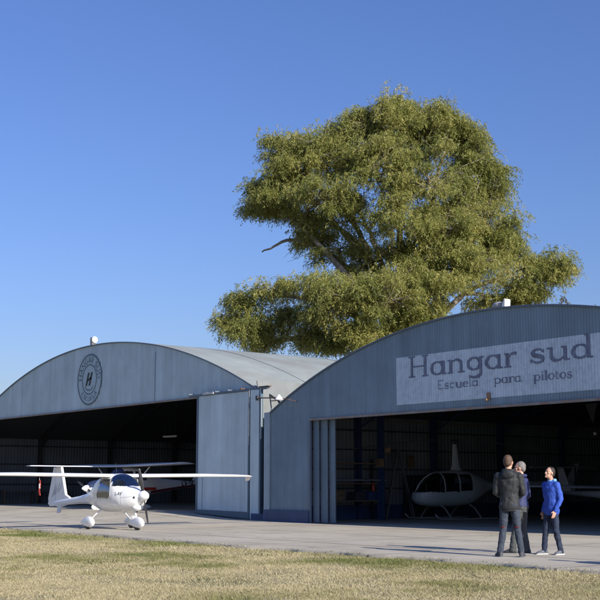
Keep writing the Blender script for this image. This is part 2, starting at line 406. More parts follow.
def oval(cx, cy, rx, ry, a0=0, a1=360, thick=B_, thin=T_, n=16):
    P = []; W = []
    for k in range(n + 1):
        t = R_(a0 + (a1 - a0) * k / n); P.append((cx + rx * math.cos(t), cy + ry * math.sin(t))); W.append(thin + (thick - thin) * abs(math.cos(t)) ** 1.5)
    return S(P, W)
# glyphs: x-height .62, cap height 1, (advance, strokes)
G = {
 'H': (1.05, [stem(.18, 0, 1), stem(.82, 0, 1), S([(.18, .5), (.82, .5)], [T_, T_], False), sf(.18, .02, .3), sf(.18, .98, .3), sf(.82, .02, .3), sf(.82, .98, .3)]),
 'E': (.85, [stem(.18, 0, 1), S([(.1, .97), (.68, .97), (.70, .82)], [.07, .06, .04], False), S([(.18, .52), (.52, .52)], [.06, .06], False), S([(.1, .03), (.70, .03), (.73, .2)], [.07, .06, .04], False)]),
 'L': (.8, [stem(.2, 0, 1), S([(.1, .06), (.72, .06)], [.12, .12], False)]),
 'V': (.85, [S([(.08, 1), (.42, 0)], [.14, .14], False), S([(.76, 1), (.42, 0)], [.12, .12], False)]),
 '-': (.5, [S([(.08, .45), (.42, .45)], [.12, .12], False)]),
 'S': (.8, [S([(.68, .80), (.52, .95), (.32, .95), (.15, .78), (.22, .58), (.55, .44), (.68, .26), (.55, .06), (.30, .04), (.10, .2)], [.1, .12, .12, .13, .13, .13, .13, .12, .12, .1])]),
 'C': (.85, [oval(.45, .5, .35, .46, 45, 315, .14, .1)]),
 'A': (.85, [S([(.08, 0), (.42, 1)], [.10, .12], False), S([(.76, 0), (.42, 1)], [.14, .12], False), S([(.2, .33), (.64, .33)], [.08, .08], False)]),
 'N': (.95, [stem(.18, 0, 1, .1), stem(.78, 0, 1, .1), S([(.18, 1), (.78, 0)], [.12, .12], False)]),
 'G': (.95, [oval(.47, .5, .36, .46, 50, 340, .14, .1), S([(.82, .35), (.82, .48), (.55, .48)], [.1, .1, .1], False)]),
 'R': (.9, [stem(.18, 0, 1, .12), S([(.18, .96), (.5, .95), (.68, .74), (.5, .52), (.18, .5)], [.1, .1, .13, .1, .1]), S([(.42, .5), (.76, 0)], [.12, .12], False)]),
 'U': (.95, [S([(.16, 1), (.16, .3), (.3, .05), (.6, .05), (.76, .3), (.76, 1)], [.12, .12, .12, .12, .12, .12])]),
 'D': (.95, [stem(.18, 0, 1, .12), S([(.18, .95), (.5, .94), (.78, .72), (.8, .3), (.5, .06), (.18, .05)], [.1, .1, .13, .13, .1, .1])]),
 'P': (.85, [stem(.18, 0, 1, .12), S([(.18, .96), (.5, .95), (.68, .74), (.5, .5), (.18, .48)], [.1, .1, .13, .1, .1])]),
 'I': (.4, [stem(.2, 0, 1, .12)]), 'O': (1.0, [oval(.5, .5, .4, .46, 0, 360, .13, .09)]),
 'T': (.85, [stem(.42, 0, 1, .12), S([(.06, .95), (.78, .95)], [.1, .1], False)]),
 'a': (.80, [oval(.36, .31, .27, .29, 0, 360), stem(.64, 0, .62, .11), sf(.68, .02, .22), sf(.60, .60, .16)]),
 'n': (.88, [stem(.18, 0, .62), sf(.16, .02, .28), sf(.12, .60, .16), S([(.2, .42), (.34, .58), (.52, .60), (.66, .46), (.67, .3), (.67, 0)], [.05, .06, .08, .12, B_, B_]), sf(.67, .02, .28)]),
 'g': (.82, [oval(.36, .33, .26, .27, 0, 360), S([(.64, .62), (.64, -.08), (.55, -.25), (.32, -.29), (.12, -.20)], [.11, .11, .11, .07, .06]), sf(.68, .60, .2)]),
 'r': (.62, [stem(.18, 0, .62), sf(.18, .02, .3), sf(.12, .60, .16), S([(.2, .40), (.32, .56), (.46, .60), (.56, .55)], [.05, .07, .09, .12])]),
 's': (.68, [S([(.55, .48), (.44, .60), (.26, .60), (.13, .48), (.2, .36), (.44, .27), (.55, .15), (.44, .02), (.24, .02), (.08, .14)], [.06, .06, .07, .11, .13, .13, .11, .07, .06, .06]), S([(.56, .62), (.56, .44)], [.035, .035], False), S([(.07, 0), (.07, .18)], [.035, .035], False)]),
 'u': (.88, [S([(.18, .62), (.18, .22), (.26, .05), (.42, .02), (.58, .10), (.66, .25)], [B_, B_, .11, .07, .05, .05]), stem(.68, 0, .62), sf(.12, .60, .2), sf(.62, .60, .18), sf(.74, .02, .2)]),
 'd': (.85, [oval(.36, .31, .27, .29, 0, 360), stem(.64, 0, 1.05, .12), sf(.70, .02, .2), sf(.60, 1.03, .2)]),
 'c': (.68, [oval(.36, .31, .27, .29, 50, 310)]),
 'e': (.72, [oval(.36, .31, .27, .29, 0, 315), S([(.10, .33), (.63, .33)], [T_, T_], False)]),
 'l': (.38, [stem(.18, 0, 1.02), sf(.18, .02, .28), sf(.14, 1.0, .16)]),
 'i': (.38, [stem(.18, 0, .62), sf(.18, .02, .28), sf(.14, .60, .16), S([(.18, .80), (.18, .92)], [.13, .13], False)]),
 'p': (.85, [oval(.46, .31, .27, .29, 0, 360), stem(.18, -.32, .62, .12), sf(.18, -.30, .28), sf(.12, .60, .16)]),
 'o': (.74, [oval(.37, .31, .29, .30, 0, 360)]),
 't': (.5, [S([(.2, .86), (.2, .15), (.28, .03), (.42, .06)], [B_, B_, .08, .05]), S([(.04, .60), (.42, .60)], [T_, T_], False)]),
 ' ': (.4, []),
}
def text_width(s): return sum(G[c][0] for c in s)
def write(mb, s, x0, x1, z0, h, yf, step=.03, across=4, bold=1.0):
    k = (x1 - x0) / text_width(s); x = x0
    for c in s:
        adv, st = G[c]
        for p, w, sm in st:
            pts = [(x + u * k, z0 + v * h) for u, v in p]; stroke_mesh(mb, pts, [q * bold * (k + h) / 2 for q in w], yf, step, across, sm)
        x += adv * k

# ---- right hangar
YR = 25.2; YBK = 45.4
RC = (-23.39, -16.576); RR = 23.073; RX0, RX1 = -33.94, -12.84
ROX0, ROX1, RLZ = -31.56, -15.2, 3.64
def arcR(x): return RC[1] + np.sqrt(RR ** 2 - (x - RC[0]) ** 2)
YL = 26.1; LC = (-49.87, -24.83); LR = 32.87; LX0, LX1 = -65.55, -34.15
LOX0, LOX1, LLZ = -62.4, -37.3, 4.97
def arcL(x): return LC[1] + np.sqrt(LR ** 2 - (x - LC[0]) ** 2)
PER = .0762 * 1.35; AMP = .016
hr = empty('hangar', (RC[0], YR, 0), 0, 'dark blue-grey corrugated arched hangar with the large faded Hangar sud sign over its opening', 'hangar')
hl = empty('hangar', (LC[0], YL, 0), 0, 'paler grey arched hangar with a round painted emblem above its wide dark opening', 'hangar')
def atw(o, par):  # keep world coordinates for parts modelled in world space
    o.parent = par; o.matrix_parent_inverse = Matrix.Translation(Vector(par.location)).inverted(); return o
def cw(name, *a, par, **k): return atw(corrwall(name, *a, None, **k), par)
K = lambda z: (lambda x: np.full_like(x, z))
def merged_wall(name, segs, Y, per, amp, m, par):
    Vs = []; Fs = []; o = 0
    for x0, x1, zb, zt in segs:
        n = max(2, int(round((x1 - x0) / per * 6))); xs = np.linspace(x0, x1, n + 1)
        V = np.concatenate([np.stack([xs, Y + corr(xs, per, amp), zb(xs)], -1), np.stack([xs, Y + corr(xs, per, amp), zt(xs)], -1)])
        i = np.arange(n); Fs.append(np.stack([i, i + 1, i + n + 2, i + n + 1], -1) + o); Vs.append(V); o += len(V)
    return atw(npmesh(name, np.concatenate(Vs), np.concatenate(Fs), m, None, smooth=True), par)
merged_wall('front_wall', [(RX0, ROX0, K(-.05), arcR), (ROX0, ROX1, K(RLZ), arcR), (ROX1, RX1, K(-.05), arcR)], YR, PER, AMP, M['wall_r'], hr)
def roofmesh(name, C_, Rr, x0, x1, y0, y1, m, par, dz=0.0, per=.16, amp=.012, na=56):
    a0 = math.asin((x0 - C_[0]) / Rr); a1 = math.asin((x1 - C_[0]) / Rr)
    ny = int((y1 - y0) / per * 4); ys = np.linspace(y0, y1, ny + 1); an = np.linspace(a0, a1, na + 1)
    r = Rr + dz + corr(ys, per, amp)
    X = C_[0] + r[:, None] * np.sin(an)[None]; Z = C_[1] + r[:, None] * np.cos(an)[None]; Y = np.repeat(ys[:, None], na + 1, 1)
    V = np.stack([X, Y, Z], -1).reshape(-1, 3); i = np.arange(ny * na); a = (i // na) * (na + 1) + i % na
    return atw(npmesh(name, V, np.stack([a, a + 1, a + na + 2, a + na + 1], -1), m, None, smooth=True), par)
roofmesh('roof', RC, RR, RX0 - .05, RX1 + .1, YR - .04, YBK, M['roof'], hr, .035)
roofmesh('roof', LC, LR, LX0 - .15, -36.02, YL - .04, YBK, M['roof'], hl, .035)
roofmesh('ceiling_lining', RC, RR, RX0 + .05, RX1 - .05, YR + .05, YBK - .05, M['roof_in'], hr, -.015, amp=.002)  # dark sheets added under both roofs, the shade there put into their colour
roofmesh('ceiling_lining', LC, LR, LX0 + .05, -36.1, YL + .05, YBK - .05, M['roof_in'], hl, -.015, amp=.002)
def arch_band(name, C_, Rr, x0, x1, ya, yb, r0, r1, m, par, n=60):
    mb = MB(); a0 = math.asin((x0 - C_[0]) / Rr); a1 = math.asin((x1 - C_[0]) / Rr); rings = []
    for k in range(n + 1):
        t = a0 + (a1 - a0) * k / n; s_, c_ = math.sin(t), math.cos(t)
        rings.append([(C_[0] + r * s_, y, C_[1] + r * c_) for r, y in ((r0, ya), (r1, ya), (r1, yb), (r0, yb))])
    mb.loft(rings); return atw(mb.build(name, m), par)
arch_band('edge_flashing', RC, RR, RX0, RX1, YR - .06, YR - .02, RR + .0, RR + .05, M['leaf_dark'], hr)
arch_band('edge_flashing', LC, LR, LX0, -36.0, YL - .06, YL - .02, LR + .0, LR + .05, M['leaf_dark'], hl)
# roof cover strips (sheet laps) on the left hangar roof
for k, y in enumerate([29.4, 36.1]):
    arch_band('roof_lap', LC, LR, LX0, -36.05, y, y + .05, LR + .045, LR + .052, M['roof'], hl)
# lintel flashing, corner trims, base strip
mb = MB().box(ROX0 - .05, ROX1 + .05, YR - .05, YR + .05, RLZ - .075, RLZ); atw(mb.build('lintel', M['flash']), hr)
mb = MB().box(RX0 - .36, RX0 - .02, YR - .06, YR + .12, -.05, 3.98); atw(mb.build('corner_trim', M['trim'], bevel=.01), hr)
mb = MB().box(RX0 - .35, ROX0 - .06, YR - .09, YR - .02, -.05, .42); atw(mb.build('base_strip', M['blue_base'], bevel=.008), hr)
mb = MB().box(ROX0 - .07, ROX0 + .0, YR - .045, YR + .03, 0, RLZ - .08); atw(mb.build('door_jamb', M['leaf_dark']), hr)
for k, (xa, xb, y) in enumerate([(ROX0 + .02, ROX0 + .30, .10), (ROX0 + .34, ROX0 + .68, .18), (ROX0 + .72, ROX0 + 1.0, .26)]):
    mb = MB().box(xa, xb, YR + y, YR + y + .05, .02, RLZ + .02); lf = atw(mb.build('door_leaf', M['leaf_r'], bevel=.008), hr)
    mb = MB().box(xa, xa + .03, YR + y - .02, YR + y - .001, .03, RLZ - .09); q = mb.build('stile', M['leaf_dark']); q.parent = lf; q.matrix_parent_inverse = lf.matrix_parent_inverse.copy()
    q.parent = hr; q.matrix_parent_inverse = Matrix.Translation(Vector(hr.location)).inverted()
for k in range(3):
    xa = ROX1 - .32 - k * .36; mb = MB().box(xa, xa + .3, YR + .1 + k * .08, YR + .15 + k * .08, .02, RLZ + .02); atw(mb.build('door_leaf', M['leaf_r'], bevel=.008), hr)
mb = MB().box(ROX0, ROX1, YR + .07, YR + .42, RLZ - .06 + .09, RLZ + .2); atw(mb.build('door_track', M['steel_dark']), hr)
# side and back walls
def sidewall(name, x, y0, y1, z1, m, par, per=.2, amp=.012, zb=-.05):
    n = int((y1 - y0) / per * 6); ys = np.linspace(y0, y1, n + 1); xx = x + corr(ys, per, amp)
    V = np.concatenate([np.stack([xx, ys, np.full_like(ys, zb)], -1), np.stack([xx, ys, np.full_like(ys, z1)], -1)]); i = np.arange(n)
    return atw(npmesh(name, V, np.stack([i, i + 1, i + n + 2, i + n + 1], -1), m, None, smooth=True), par)
sidewall('side_wall', RX0, YR + .02, YBK, 4.14, M['inner'], hr)
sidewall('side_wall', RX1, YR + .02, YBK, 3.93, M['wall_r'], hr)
merged_wall('back_wall', [(RX0, RX1, K(-.05), arcR)], YBK - .03, .2, .012, M['inner'], hr)
mb = MB().box(RX0 + .03, RX0 + .06, YR + .3, YBK - .1, 0, .55); atw(mb.build('skirting', M['blue_base']), hr)
ys_ = [YR + .55, 29.3, 33.4, 37.5, 41.6, 45.1]
for y in ys_:
    for x, s in ((RX0, 1), (RX1, -1)):
        mb = MB(); a, b = (x + .05 * s, x + .30 * s) if s > 0 else (x - .30, x - .05)
        mb.box(a, b, y - .008, y + .008, 0, 4.0); mb.box(a, a + .012, y - .09, y + .09, 0, 4.0); mb.box(b - .012, b, y - .09, y + .09, 0, 4.0)
        atw(mb.build('column', M['steel_blue']), hr)
    mb = MB(); n = 26; prev = None          # latticed arch truss
    for k in range(n + 1):
        t = math.asin(((RX0 + .2) - RC[0]) / RR) * (1 - 2 * k / n)
        o_ = (RC[0] + (RR - .10) * math.sin(t), y, RC[1] + (RR - .10) * math.cos(t)); i_ = (RC[0] + (RR - .55) * math.sin(t), y, RC[1] + (RR - .55) * math.cos(t))
        if prev: mb.bar(prev[0], o_, .05); mb.bar(prev[1], i_, .05); mb.bar(prev[k % 2], (o_, i_)[(k + 1) % 2], .03)
        prev = (o_, i_)
    atw(mb.build('roof_truss', M['steel_blue']), hr)
for z in (1.15, 1.9, 2.65, 3.4):
    mb = MB().box(RX0 + .03, RX0 + .09, YR + .3, YBK - .1, z, z + .05); atw(mb.build('wall_girt', M['steel_dark']), hr)
for z in (1.2, 2.2, 3.2, 4.2, 5.2):
    hx = 10.2 if z < 3.9 else math.sqrt(max(.1, (RR - .3) ** 2 - (z - RC[1]) ** 2)); mb = MB().box(RC[0] - hx, RC[0] + hx, YBK - .14, YBK - .06, z, z + .06); atw(mb.build('wall_girt', M['steel_dark']), hr)
for k in range(11):
    t = -.42 + .084 * k
    x = RC[0] + (RR - .04) * math.sin(t); z = RC[1] + (RR - .04) * math.cos(t); mb = MB().box(x - .03, x + .03, YR + .1, YBK - .1, z - .09, z - .01); atw(mb.build('roof_purlin', M['steel_dark']), hr)
# painted sign on the corrugated fascia
def yR(x, off): return YR + AMP * math.cos(2 * math.pi * x / PER) - off
SX0, SX1 = -27.09, -18.85
o = merged_wall('painted_sign', [(SX0, SX1, K(3.87), K(5.405))], YR - .006, PER, AMP, M['signwhite'], hr)
sign = o
def pR(x, z): return (x, yR(x, .014), z)
mb = MB()
def ux(px, py): return onY(px, py, YR)
for wd, x0_, x1_, z0_, h_, nm, ac in (('Hangar', ux(409, 370).x - .02, ux(519, 370).x, 4.72, .66, 'large_lettering', 6), ('sud', ux(529.5, 360).x, ux(595, 360).x, 4.76, .62, 'large_lettering', 6),
        ('Escuela', ux(437.5, 386).x, ux(479, 386).x, 4.26, .27, 'small_lettering', 3), ('para', ux(494, 386).x, ux(522, 386).x, 4.27, .27, 'small_lettering', 3), ('pilotos', ux(533.5, 380).x, ux(573.5, 380).x, 4.25, .27, 'small_lettering', 3)):
    mb = MB(); write(mb, wd, x0_, x1_, z0_, h_, pR, .013, ac, bold=1.3); q = atw(mb.build(nm, M['letter']), hr); q.parent = sign; q.matrix_parent_inverse = Matrix.Identity(4)
bt = MB(); zq = ux(489.5, 396); bt.box(zq.x - .05, zq.x + .05, YR - .08, YR - .015, zq.z - .12, zq.z + .10); bt.tube([(zq.x, YR - .05, zq.z - .05), (zq.x, YR - .16, zq.z - .14)], .04, 8); atw(bt.build('sensor_box', M['brown'], bevel=.01), hr)

# ---- left hangar
PL = .19; AL = .016
merged_wall('front_wall', [(LX0, LOX0, K(-.05), arcL), (LOX0, LOX1, K(LLZ), arcL), (LOX1, -36.05, K(-.05), arcL), (-36.05, -35.72, K(-.05), lambda x: 5.02 + (x + 36.05) * -3.3)], YL, PL, AL, M['wall_l'], hl)
mb = MB().box(LOX0 - .05, -39.9, YL - .07, YL + .05, LLZ - .07, LLZ + .0); atw(mb.build('lintel', M['flash']), hl)
mb = MB().box(-40.5, -34.95, YL - .34, YL - .22, LLZ - .02, LLZ + .06); atw(mb.build('door_track', M['leaf_dark']), hl)
mb = MB().box(-35.5, -34.85, YL - .36, YL - .21, LLZ + .062, LLZ + .10); atw(mb.build('track_end', M['rust']), hl)
for x in (-40.6, -39.3, -38.6, -37.7, -36.8): mb = MB().box(x - .035, x + .035, YL - .30, YL - .01, LLZ + .065, LLZ + .13); atw(mb.build('track_bracket', M['rust'] if x > -37 else M['leaf_dark'], bevel=.01), hl)
mb = MB().box(-39.35, -38.6, YL - .40, YL - .345, LLZ - .0, LLZ + .09); atw(mb.build('track_cover', M['lampwhite'] if 0 else M['alu']), hl)
_before = set(bpy.data.objects)
# big door leaf with frame
yd = YL - .30
def leaf(x0, x1, zb0, zb1, m):
    mb = MB(); n = int((x1 - x0) / PL * 6); Y = yd
    pr = [(x0 + (x1 - x0) * i / n) for i in range(n + 1)]
    for i in range(n):
        a, b = pr[i], pr[i + 1]; za = zb0 + (zb1 - zb0) * i / n; zb = zb0 + (zb1 - zb0) * (i + 1) / n
        ya = Y + .009 * math.cos(2 * math.pi * a / PL); yb = Y + .009 * math.cos(2 * math.pi * b / PL)
        mb.add([(a, ya, za), (b, yb, zb), (b, yb, LLZ - .03), (a, ya, LLZ - .03)], [(0, 1, 2, 3)])
        mb.add([(a, Y + .05, za), (b, Y + .05, zb), (b, Y + .05, LLZ - .03), (a, Y + .05, LLZ - .03)], [(3, 2, 1, 0)])
    return atw(mb.build('door_leaf', m, smooth=True), hl)
g0 = float(gz(-40.25, 25.8)); g1 = float(gz(-36.5, 25.8))
leaf(-40.22, -36.62, g0 + .02, g1 + .03, M['leaf'])
for x0, x1 in ((-40.30, -40.19), (-36.62, -36.52)):
    gg = float(gz(x0, 25.8)); mb = MB().box(x0, x1, yd - .04, yd + .06, gg + .01, LLZ - .02); atw(mb.build('door_stile', M['teal'], bevel=.008), hl)
mb = MB(); mb.add([(-40.2, yd - .03, g0 + .01), (-36.6, yd - .03, g1 + .02), (-36.6, yd + .06, g1 + .02), (-40.2, yd + .06, g0 + .01), (-40.2, yd - .03, g0 + .17), (-36.6, yd - .03, g1 + .28), (-36.6, yd + .06, g1 + .28), (-40.2, yd + .06, g0 + .17)],
    [(0, 3, 2, 1), (4, 5, 6, 7), (0, 1, 5, 4), (1, 2, 6, 5), (2, 3, 7, 6), (3, 0, 4, 7)]); atw(mb.build('bottom_rail', M['teal']), hl)
mb = MB().box(-39.86, -39.84, yd - .012, yd - .006, g0 + .17, 1.7); atw(mb.build('door_seam', M['leaf_dark']), hl)
mb = MB().box(-36.44, -35.86, yd - .06, yd + .03, .02, LLZ - .02); atw(mb.build('door_leaf', M['leaf'], bevel=.01), hl)
mb = MB().box(-35.83, -35.74, yd - .08, yd + .05, .0, LLZ + .03); atw(mb.build('door_post', M['teal'], bevel=.01), hl)
mb = MB().box(-36.49, -36.47, yd - .10, yd - .08, 2.85, 4.95); atw(mb.build('drain_pipe', M['alu']), hl)  # pale metal strip standing in for light through the door gap
mb = MB().box(-35.73, -35.70, yd - .08, yd - .05, 3.05, 4.6); atw(mb.build('drain_pipe', M['alu']), hl)  # second pale strip by the post, again in place of light
for o_ in set(bpy.data.objects) - _before: o_.location.x += .42
mb = MB().box(-35.9, -33.95, yd - .1, yd + .2, -.02, .24); atw(mb.build('base_kerb', M['blue_base'], bevel=.02), hl)
mb = MB().box(-65.2, -61.7, yd, yd + .06, .2, LLZ - .03); atw(mb.build('door_leaf', M['leaf'], bevel=.01), hl)
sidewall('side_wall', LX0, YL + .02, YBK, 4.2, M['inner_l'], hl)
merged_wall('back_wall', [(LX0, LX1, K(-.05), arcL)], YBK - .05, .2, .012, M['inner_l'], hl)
for y in (YL + .5, 30.8, 35.6, 40.4, 45.0):
    for xc in (LX0 + .25, LX1 - .25):
        mb = MB().box(xc - .12, xc + .12, y - .08, y + .08, 0, 4.1); atw(mb.build('column', M['steel_dark']), hl)
    mb = MB(); n = 30; prev = None
    for k in range(n + 1):
        t = math.asin(((LX0 + .2) - LC[0]) / LR) * (1 - 2 * k / n)
        o_ = (LC[0] + (LR - .10) * math.sin(t), y, LC[1] + (LR - .10) * math.cos(t)); i_ = (LC[0] + (LR - .6) * math.sin(t), y, LC[1] + (LR - .6) * math.cos(t))
        if prev: mb.bar(prev[0], o_, .06); mb.bar(prev[1], i_, .06); mb.bar(prev[k % 2], (o_, i_)[(k + 1) % 2], .035)
        prev = (o_, i_)
    atw(mb.build('roof_truss', M['steel_dark']), hl)
for z in (1.3, 2.5, 3.6):
    mb = MB().box(LX0 + .03, LX0 + .1, YL + .3, YBK - .1, z, z + .07); atw(mb.build('wall_girt', M['steel_dark']), hl)
mb = MB().box(-48.35, -48.32, YL - .02, YL - .010, LLZ + .02, 7.9); 
q = onY(156, 352, YL); mb = MB().box(q.x - .015, q.x + .015, YL - .026, YL - .009, LLZ + .02, q.z); atw(mb.build('sheet_joint', M['leaf_dark']), hl)
mb = MB().loft([[(-36.04, y, 5.36), (-35.70, y, 3.88), (-35.74, y, 3.86), (-36.08, y, 5.34)] for y in (YL - .03, YBK)]); atw(mb.build('eave_sheet', M['skirt']), hl)
mb = MB().box(-35.72, RX0 + .03, YL + .10, YBK, 3.80, 3.86); atw(mb.build('valley_gutter', M['gutter']), hl)
mb = MB().box(-35.74, -34.2, YL + .15, YL + .2, -.05, 3.8); atw(mb.build('recess_wall', M['leaf_dark']), hl)  # dark sheet closing the gap, shade of the recess put into its colour
# round emblem
ec = Vector((-50.04, 0, 6.40)); er = 1.26
def pL(x, z): return (x, YL - .030, z)
def ringmesh(mb, r0, r1, place, n=72):
    vs = []; fs = []
    for k in range(n):
        t = 2 * math.pi * k / n
        for r in (r0, r1): vs.append(place(ec.x + r * math.cos(t), ec.z + r * math.sin(t)))
    for k in range(n): a = 2 * k; b = 2 * ((k + 1) % n); fs.append((a, b, b + 1, a + 1))
    mb.add(vs, fs)
mb = MB(); ringmesh(mb, .01, er, lambda x, z: (x, YL - .022, z)); em = atw(mb.build('round_emblem', M['emblem_in']), hl)
mb = MB(); ringmesh(mb, er - .09, er, pL); ringmesh(mb, .69, .755, pL); q = atw(mb.build('emblem_ring', M['emblem']), hl); q.matrix_parent_inverse = Matrix.Identity(4); q.parent = em
def arctext(mb, s, r, a_mid, span, h, outward=True):
    W = text_width(s); t = 0
    for c in s:
        adv, st = G[c]
        for p, w, sm in st:
            def f(u, v):
                frac = (t + u) / W - .5; an = R_(a_mid) + (-1 if outward else 1) * frac * R_(span); rr = r + v * h if outward else r + (1 - v) * h
                return (rr * math.cos(an), rr * math.sin(an))
            pts = [f(u, v) for u, v in p]
            stroke_mesh(mb, pts, [q * h * 1.35 for q in w], lambda x, z: pL(ec.x + x, ec.z + z), .06, 2, sm)
        t += adv
for aa in (('HANGAR SUD', .82, 90, 185, .29), ('ESCUELA', .84, 270, 100, .22, False)):
    mb = MB(); arctext(mb, *aa); q = atw(mb.build('emblem_lettering', M['emblem']), hl); q.parent = em; q.matrix_parent_inverse = Matrix.Identity(4)
mb = MB()
for dx in (-.20, .12):
    mb.add([pL(ec.x + dx + x, ec.z + z) for x, z in [(-.20, -.30), (-.02, -.30), (.22, .34), (.04, .34)]], [(0, 1, 2, 3)])
stroke_mesh(mb, [(ec.x - .18, ec.z - .05), (ec.x + .2, ec.z + .08)], [.10, .10], pL, .05, 2, False)
q = atw(mb.build('emblem_mark', M['emblem_dark']), hl); q.parent = em; q.matrix_parent_inverse = Matrix.Identity(4)
mb = MB(); stroke_mesh(mb, [(ec.x - .42, ec.z - .32), (ec.x - .2, ec.z - .5), (ec.x + .2, ec.z - .5), (ec.x + .42, ec.z - .32)], [.05, .06, .06, .05], pL, .05, 2)
q = atw(mb.build('emblem_underline', M['emblem']), hl); q.parent = em; q.matrix_parent_inverse = Matrix.Identity(4)

# ------------------------------------------------------------------ lamps and roof fittings
def floodlight(loc, label, sc_=1.0, facing=0):
    e = empty('floodlight', loc, facing, label, 'floodlight', 'floodlights on top of the hangar arches'); s = sc_
    mb = MB().box(-.14 * s, .10 * s, -.10 * s, .10 * s, .05 * s, .42 * s); mb.build('housing', M['grey'], e, bevel=.02)
    mb = MB(); mb.ell((.16 * s, 0, .28 * s), (.10 * s, .16 * s, .17 * s)); mb.build('reflector', M['lampwhite'], e, smooth=True)
    mb = MB(); mb.tube([(0, 0, -.05), (0, 0, .08)], .03, 8); mb.build('bracket', M['steel_dark'], e)
    return e
q = onY(93, 346, YL + .15); floodlight((q.x, YL + .15, float(arcL(q.x)) + .04), 'boxy floodlight with round white reflector on the arch above the round emblem', 1.0)
e = empty('floodlight', (ux(498, 308).x, YR + .2, float(arcR(ux(498, 308).x)) + .03), 0, 'low floodlight with tilted white reflector on the arch above the Hangar sud sign', 'floodlight', 'floodlights on top of the hangar arches')
mb = MB(); mb.ell((-.16, 0, .12), (.22, .14, .11)); mb.build('housing', M['grey'], e, smooth=True)
mb = MB(); mb.prism([(.05, .02), (.20, -.02), (.22, .26), (.16, .28)], 'y', -.12, .12); mb.build('reflector', M['lampwhite'], e, bevel=.02)
mb = MB().box(-.2, .2, -.03, .03, -.03, .03); mb.build('bracket', M['steel_dark'], e)
# bracket lamp over the valley
q = onY(279, 398, YR - .5)
e = empty('bracket_lamp', (q.x, YR - .5, q.z), 0, 'white bell-shaped lamp on a thin rusty arm between the two hangar roofs', 'wall lamp')
mb = MB(); mb.loft([[(r * math.cos(t), r * math.sin(t), z) for t in [2 * math.pi * k / 20 for k in range(20)]] for z, r in ((-.07, .16), (-.03, .15), (.06, .07), (.12, .03))]); mb.build('lamp_shade', M['lampwhite'], e, smooth=True)
qa = onY(258, 398, YL - .4) - q; qb = onY(301, 401.5, YR - .02) - q
mb = MB(); mb.tube([(qa.x, YL - .38 - (YR - .5), qa.z), (-.25, .12, .03), (0, 0, .10)], .022, 8); mb.tube([(0, 0, .0), (.35, .15, -.06), (qb.x * .8, .44, qb.z)], .014, 6); mb.build('arm', M['rust'], e)
mb = MB(); mb.box(qa.x - .09, qa.x + .05, YL - .46 - (YR - .5), YL - .30 - (YR - .5), qa.z - .09, qa.z + .09); mb.build('junction_box', M['steel_dark'], e, bevel=.01)

# ------------------------------------------------------------------ aircraft
def airfoil(ch, t, n=12):
    P = []
    for k in range(n + 1):
        x = (1 - math.cos(math.pi * k / n)) / 2; P.append((x, 5 * t * (.2969 * math.sqrt(x) - .126 * x - .3516 * x * x + .2843 * x ** 3 - .1036 * x ** 4)))
    up = [(ch * -x, ch * (y + .02 * math.sin(math.pi * x))) for x, y in P]; dn = [(ch * -x, ch * (-y * .6 + .02 * math.sin(math.pi * x))) for x, y in P[1:-1]][::-1]
    return up + dn
def wingmb(stns, t=.14):   # stns: (x_le, y, z, chord, thick)
    rings = []
    for xl, y, z, ch, tt in stns: rings.append([(xl + u, y, z + v) for u, v in airfoil(ch, tt)])
    return MB().loft(rings)
def interp(st, x, k):
    for a, b in zip(st, st[1:]):
        if b[0] <= x <= a[0]:
            t = (a[0] - x) / (a[0] - b[0]); return a[k] * (1 - t) + b[k] * t
    return st[-1][k] if x < st[-1][0] else st[0][k]
def csm(st, x, k):  # smoothed interpolation
    return (interp(st, x + .06, k) + 2 * interp(st, x, k) + interp(st, x - .06, k)) / 4
def hull(st, xs, nseg=40, ex=2.4):
    rings = []
    for x in xs:
        hw, zb, zt = csm(st, x, 1), csm(st, x, 2), csm(st, x, 3); cz = (zb + zt) / 2; hz = (zt - zb) / 2; R = []
        for k in range(nseg):
            t = 2 * math.pi * k / nseg; c, s = math.cos(t), math.sin(t)
            R.append((x, hw * math.copysign(abs(c) ** (2 / ex), c), cz + hz * math.copysign(abs(s) ** (2 / ex), s)))
        rings.append(R)
    return rings
def hull_split(rings, isglass):
    body, gl = MB(), MB(); n = len(rings[0]); vs = [p for r in rings for p in r]; bf = []; gf = {}
    for i in range(len(rings) - 1):
        for j in range(n):
            a = i * n + j; b = i * n + (j + 1) % n; f = (a, b, b + n, a + n); c = [sum(vs[q][k] for q in f) / 4 for k in range(3)]
            g = isglass(*c)
            if g: gf.setdefault(g, []).append(f)
            else: bf.append(f)
    bf.append(tuple(range(n))[::-1]); bf.append(tuple(range((len(rings) - 1) * n, len(rings) * n)))
    body.add(vs, bf)
    def sub(fs):
        used = sorted({q for f in fs for q in f}); mp = {q: k for k, q in enumerate(used)}; m = MB(); m.add([vs[q] for q in used], [tuple(mp[q] for q in f) for f in fs]); return m
    return body, {k: sub(f) for k, f in gf.items()}
def pant(L=.55, W=.085, H=.16):
    mb = MB(); rings = []
    for x, w, zb, zt in ((.36, .01, .20, .22), (.33, .05, .13, .28), (.22, W, .06, .37), (.05, W, .04, .41), (-.15, W * .9, .07, .36), (-.35, W * .5, .14, .27), (-.48, .01, .19, .21)):
        cz = (zb + zt) / 2; hz = (zt - zb) / 2; rings.append([(x, w * math.cos(t), cz + hz * math.sin(t)) for t in [2 * math.pi * k / 16 for k in range(16)]])
    return mb.loft(rings)
def wheel(e, x, y, name='wheel', sc_=1.0):
    w = MB(); w.tube([(x, y - .05, .15), (x, y + .05, .15)], .15, 20); wo = w.build('wheel', M['black'], e, smooth='auto', bevel=.015)
    return wo

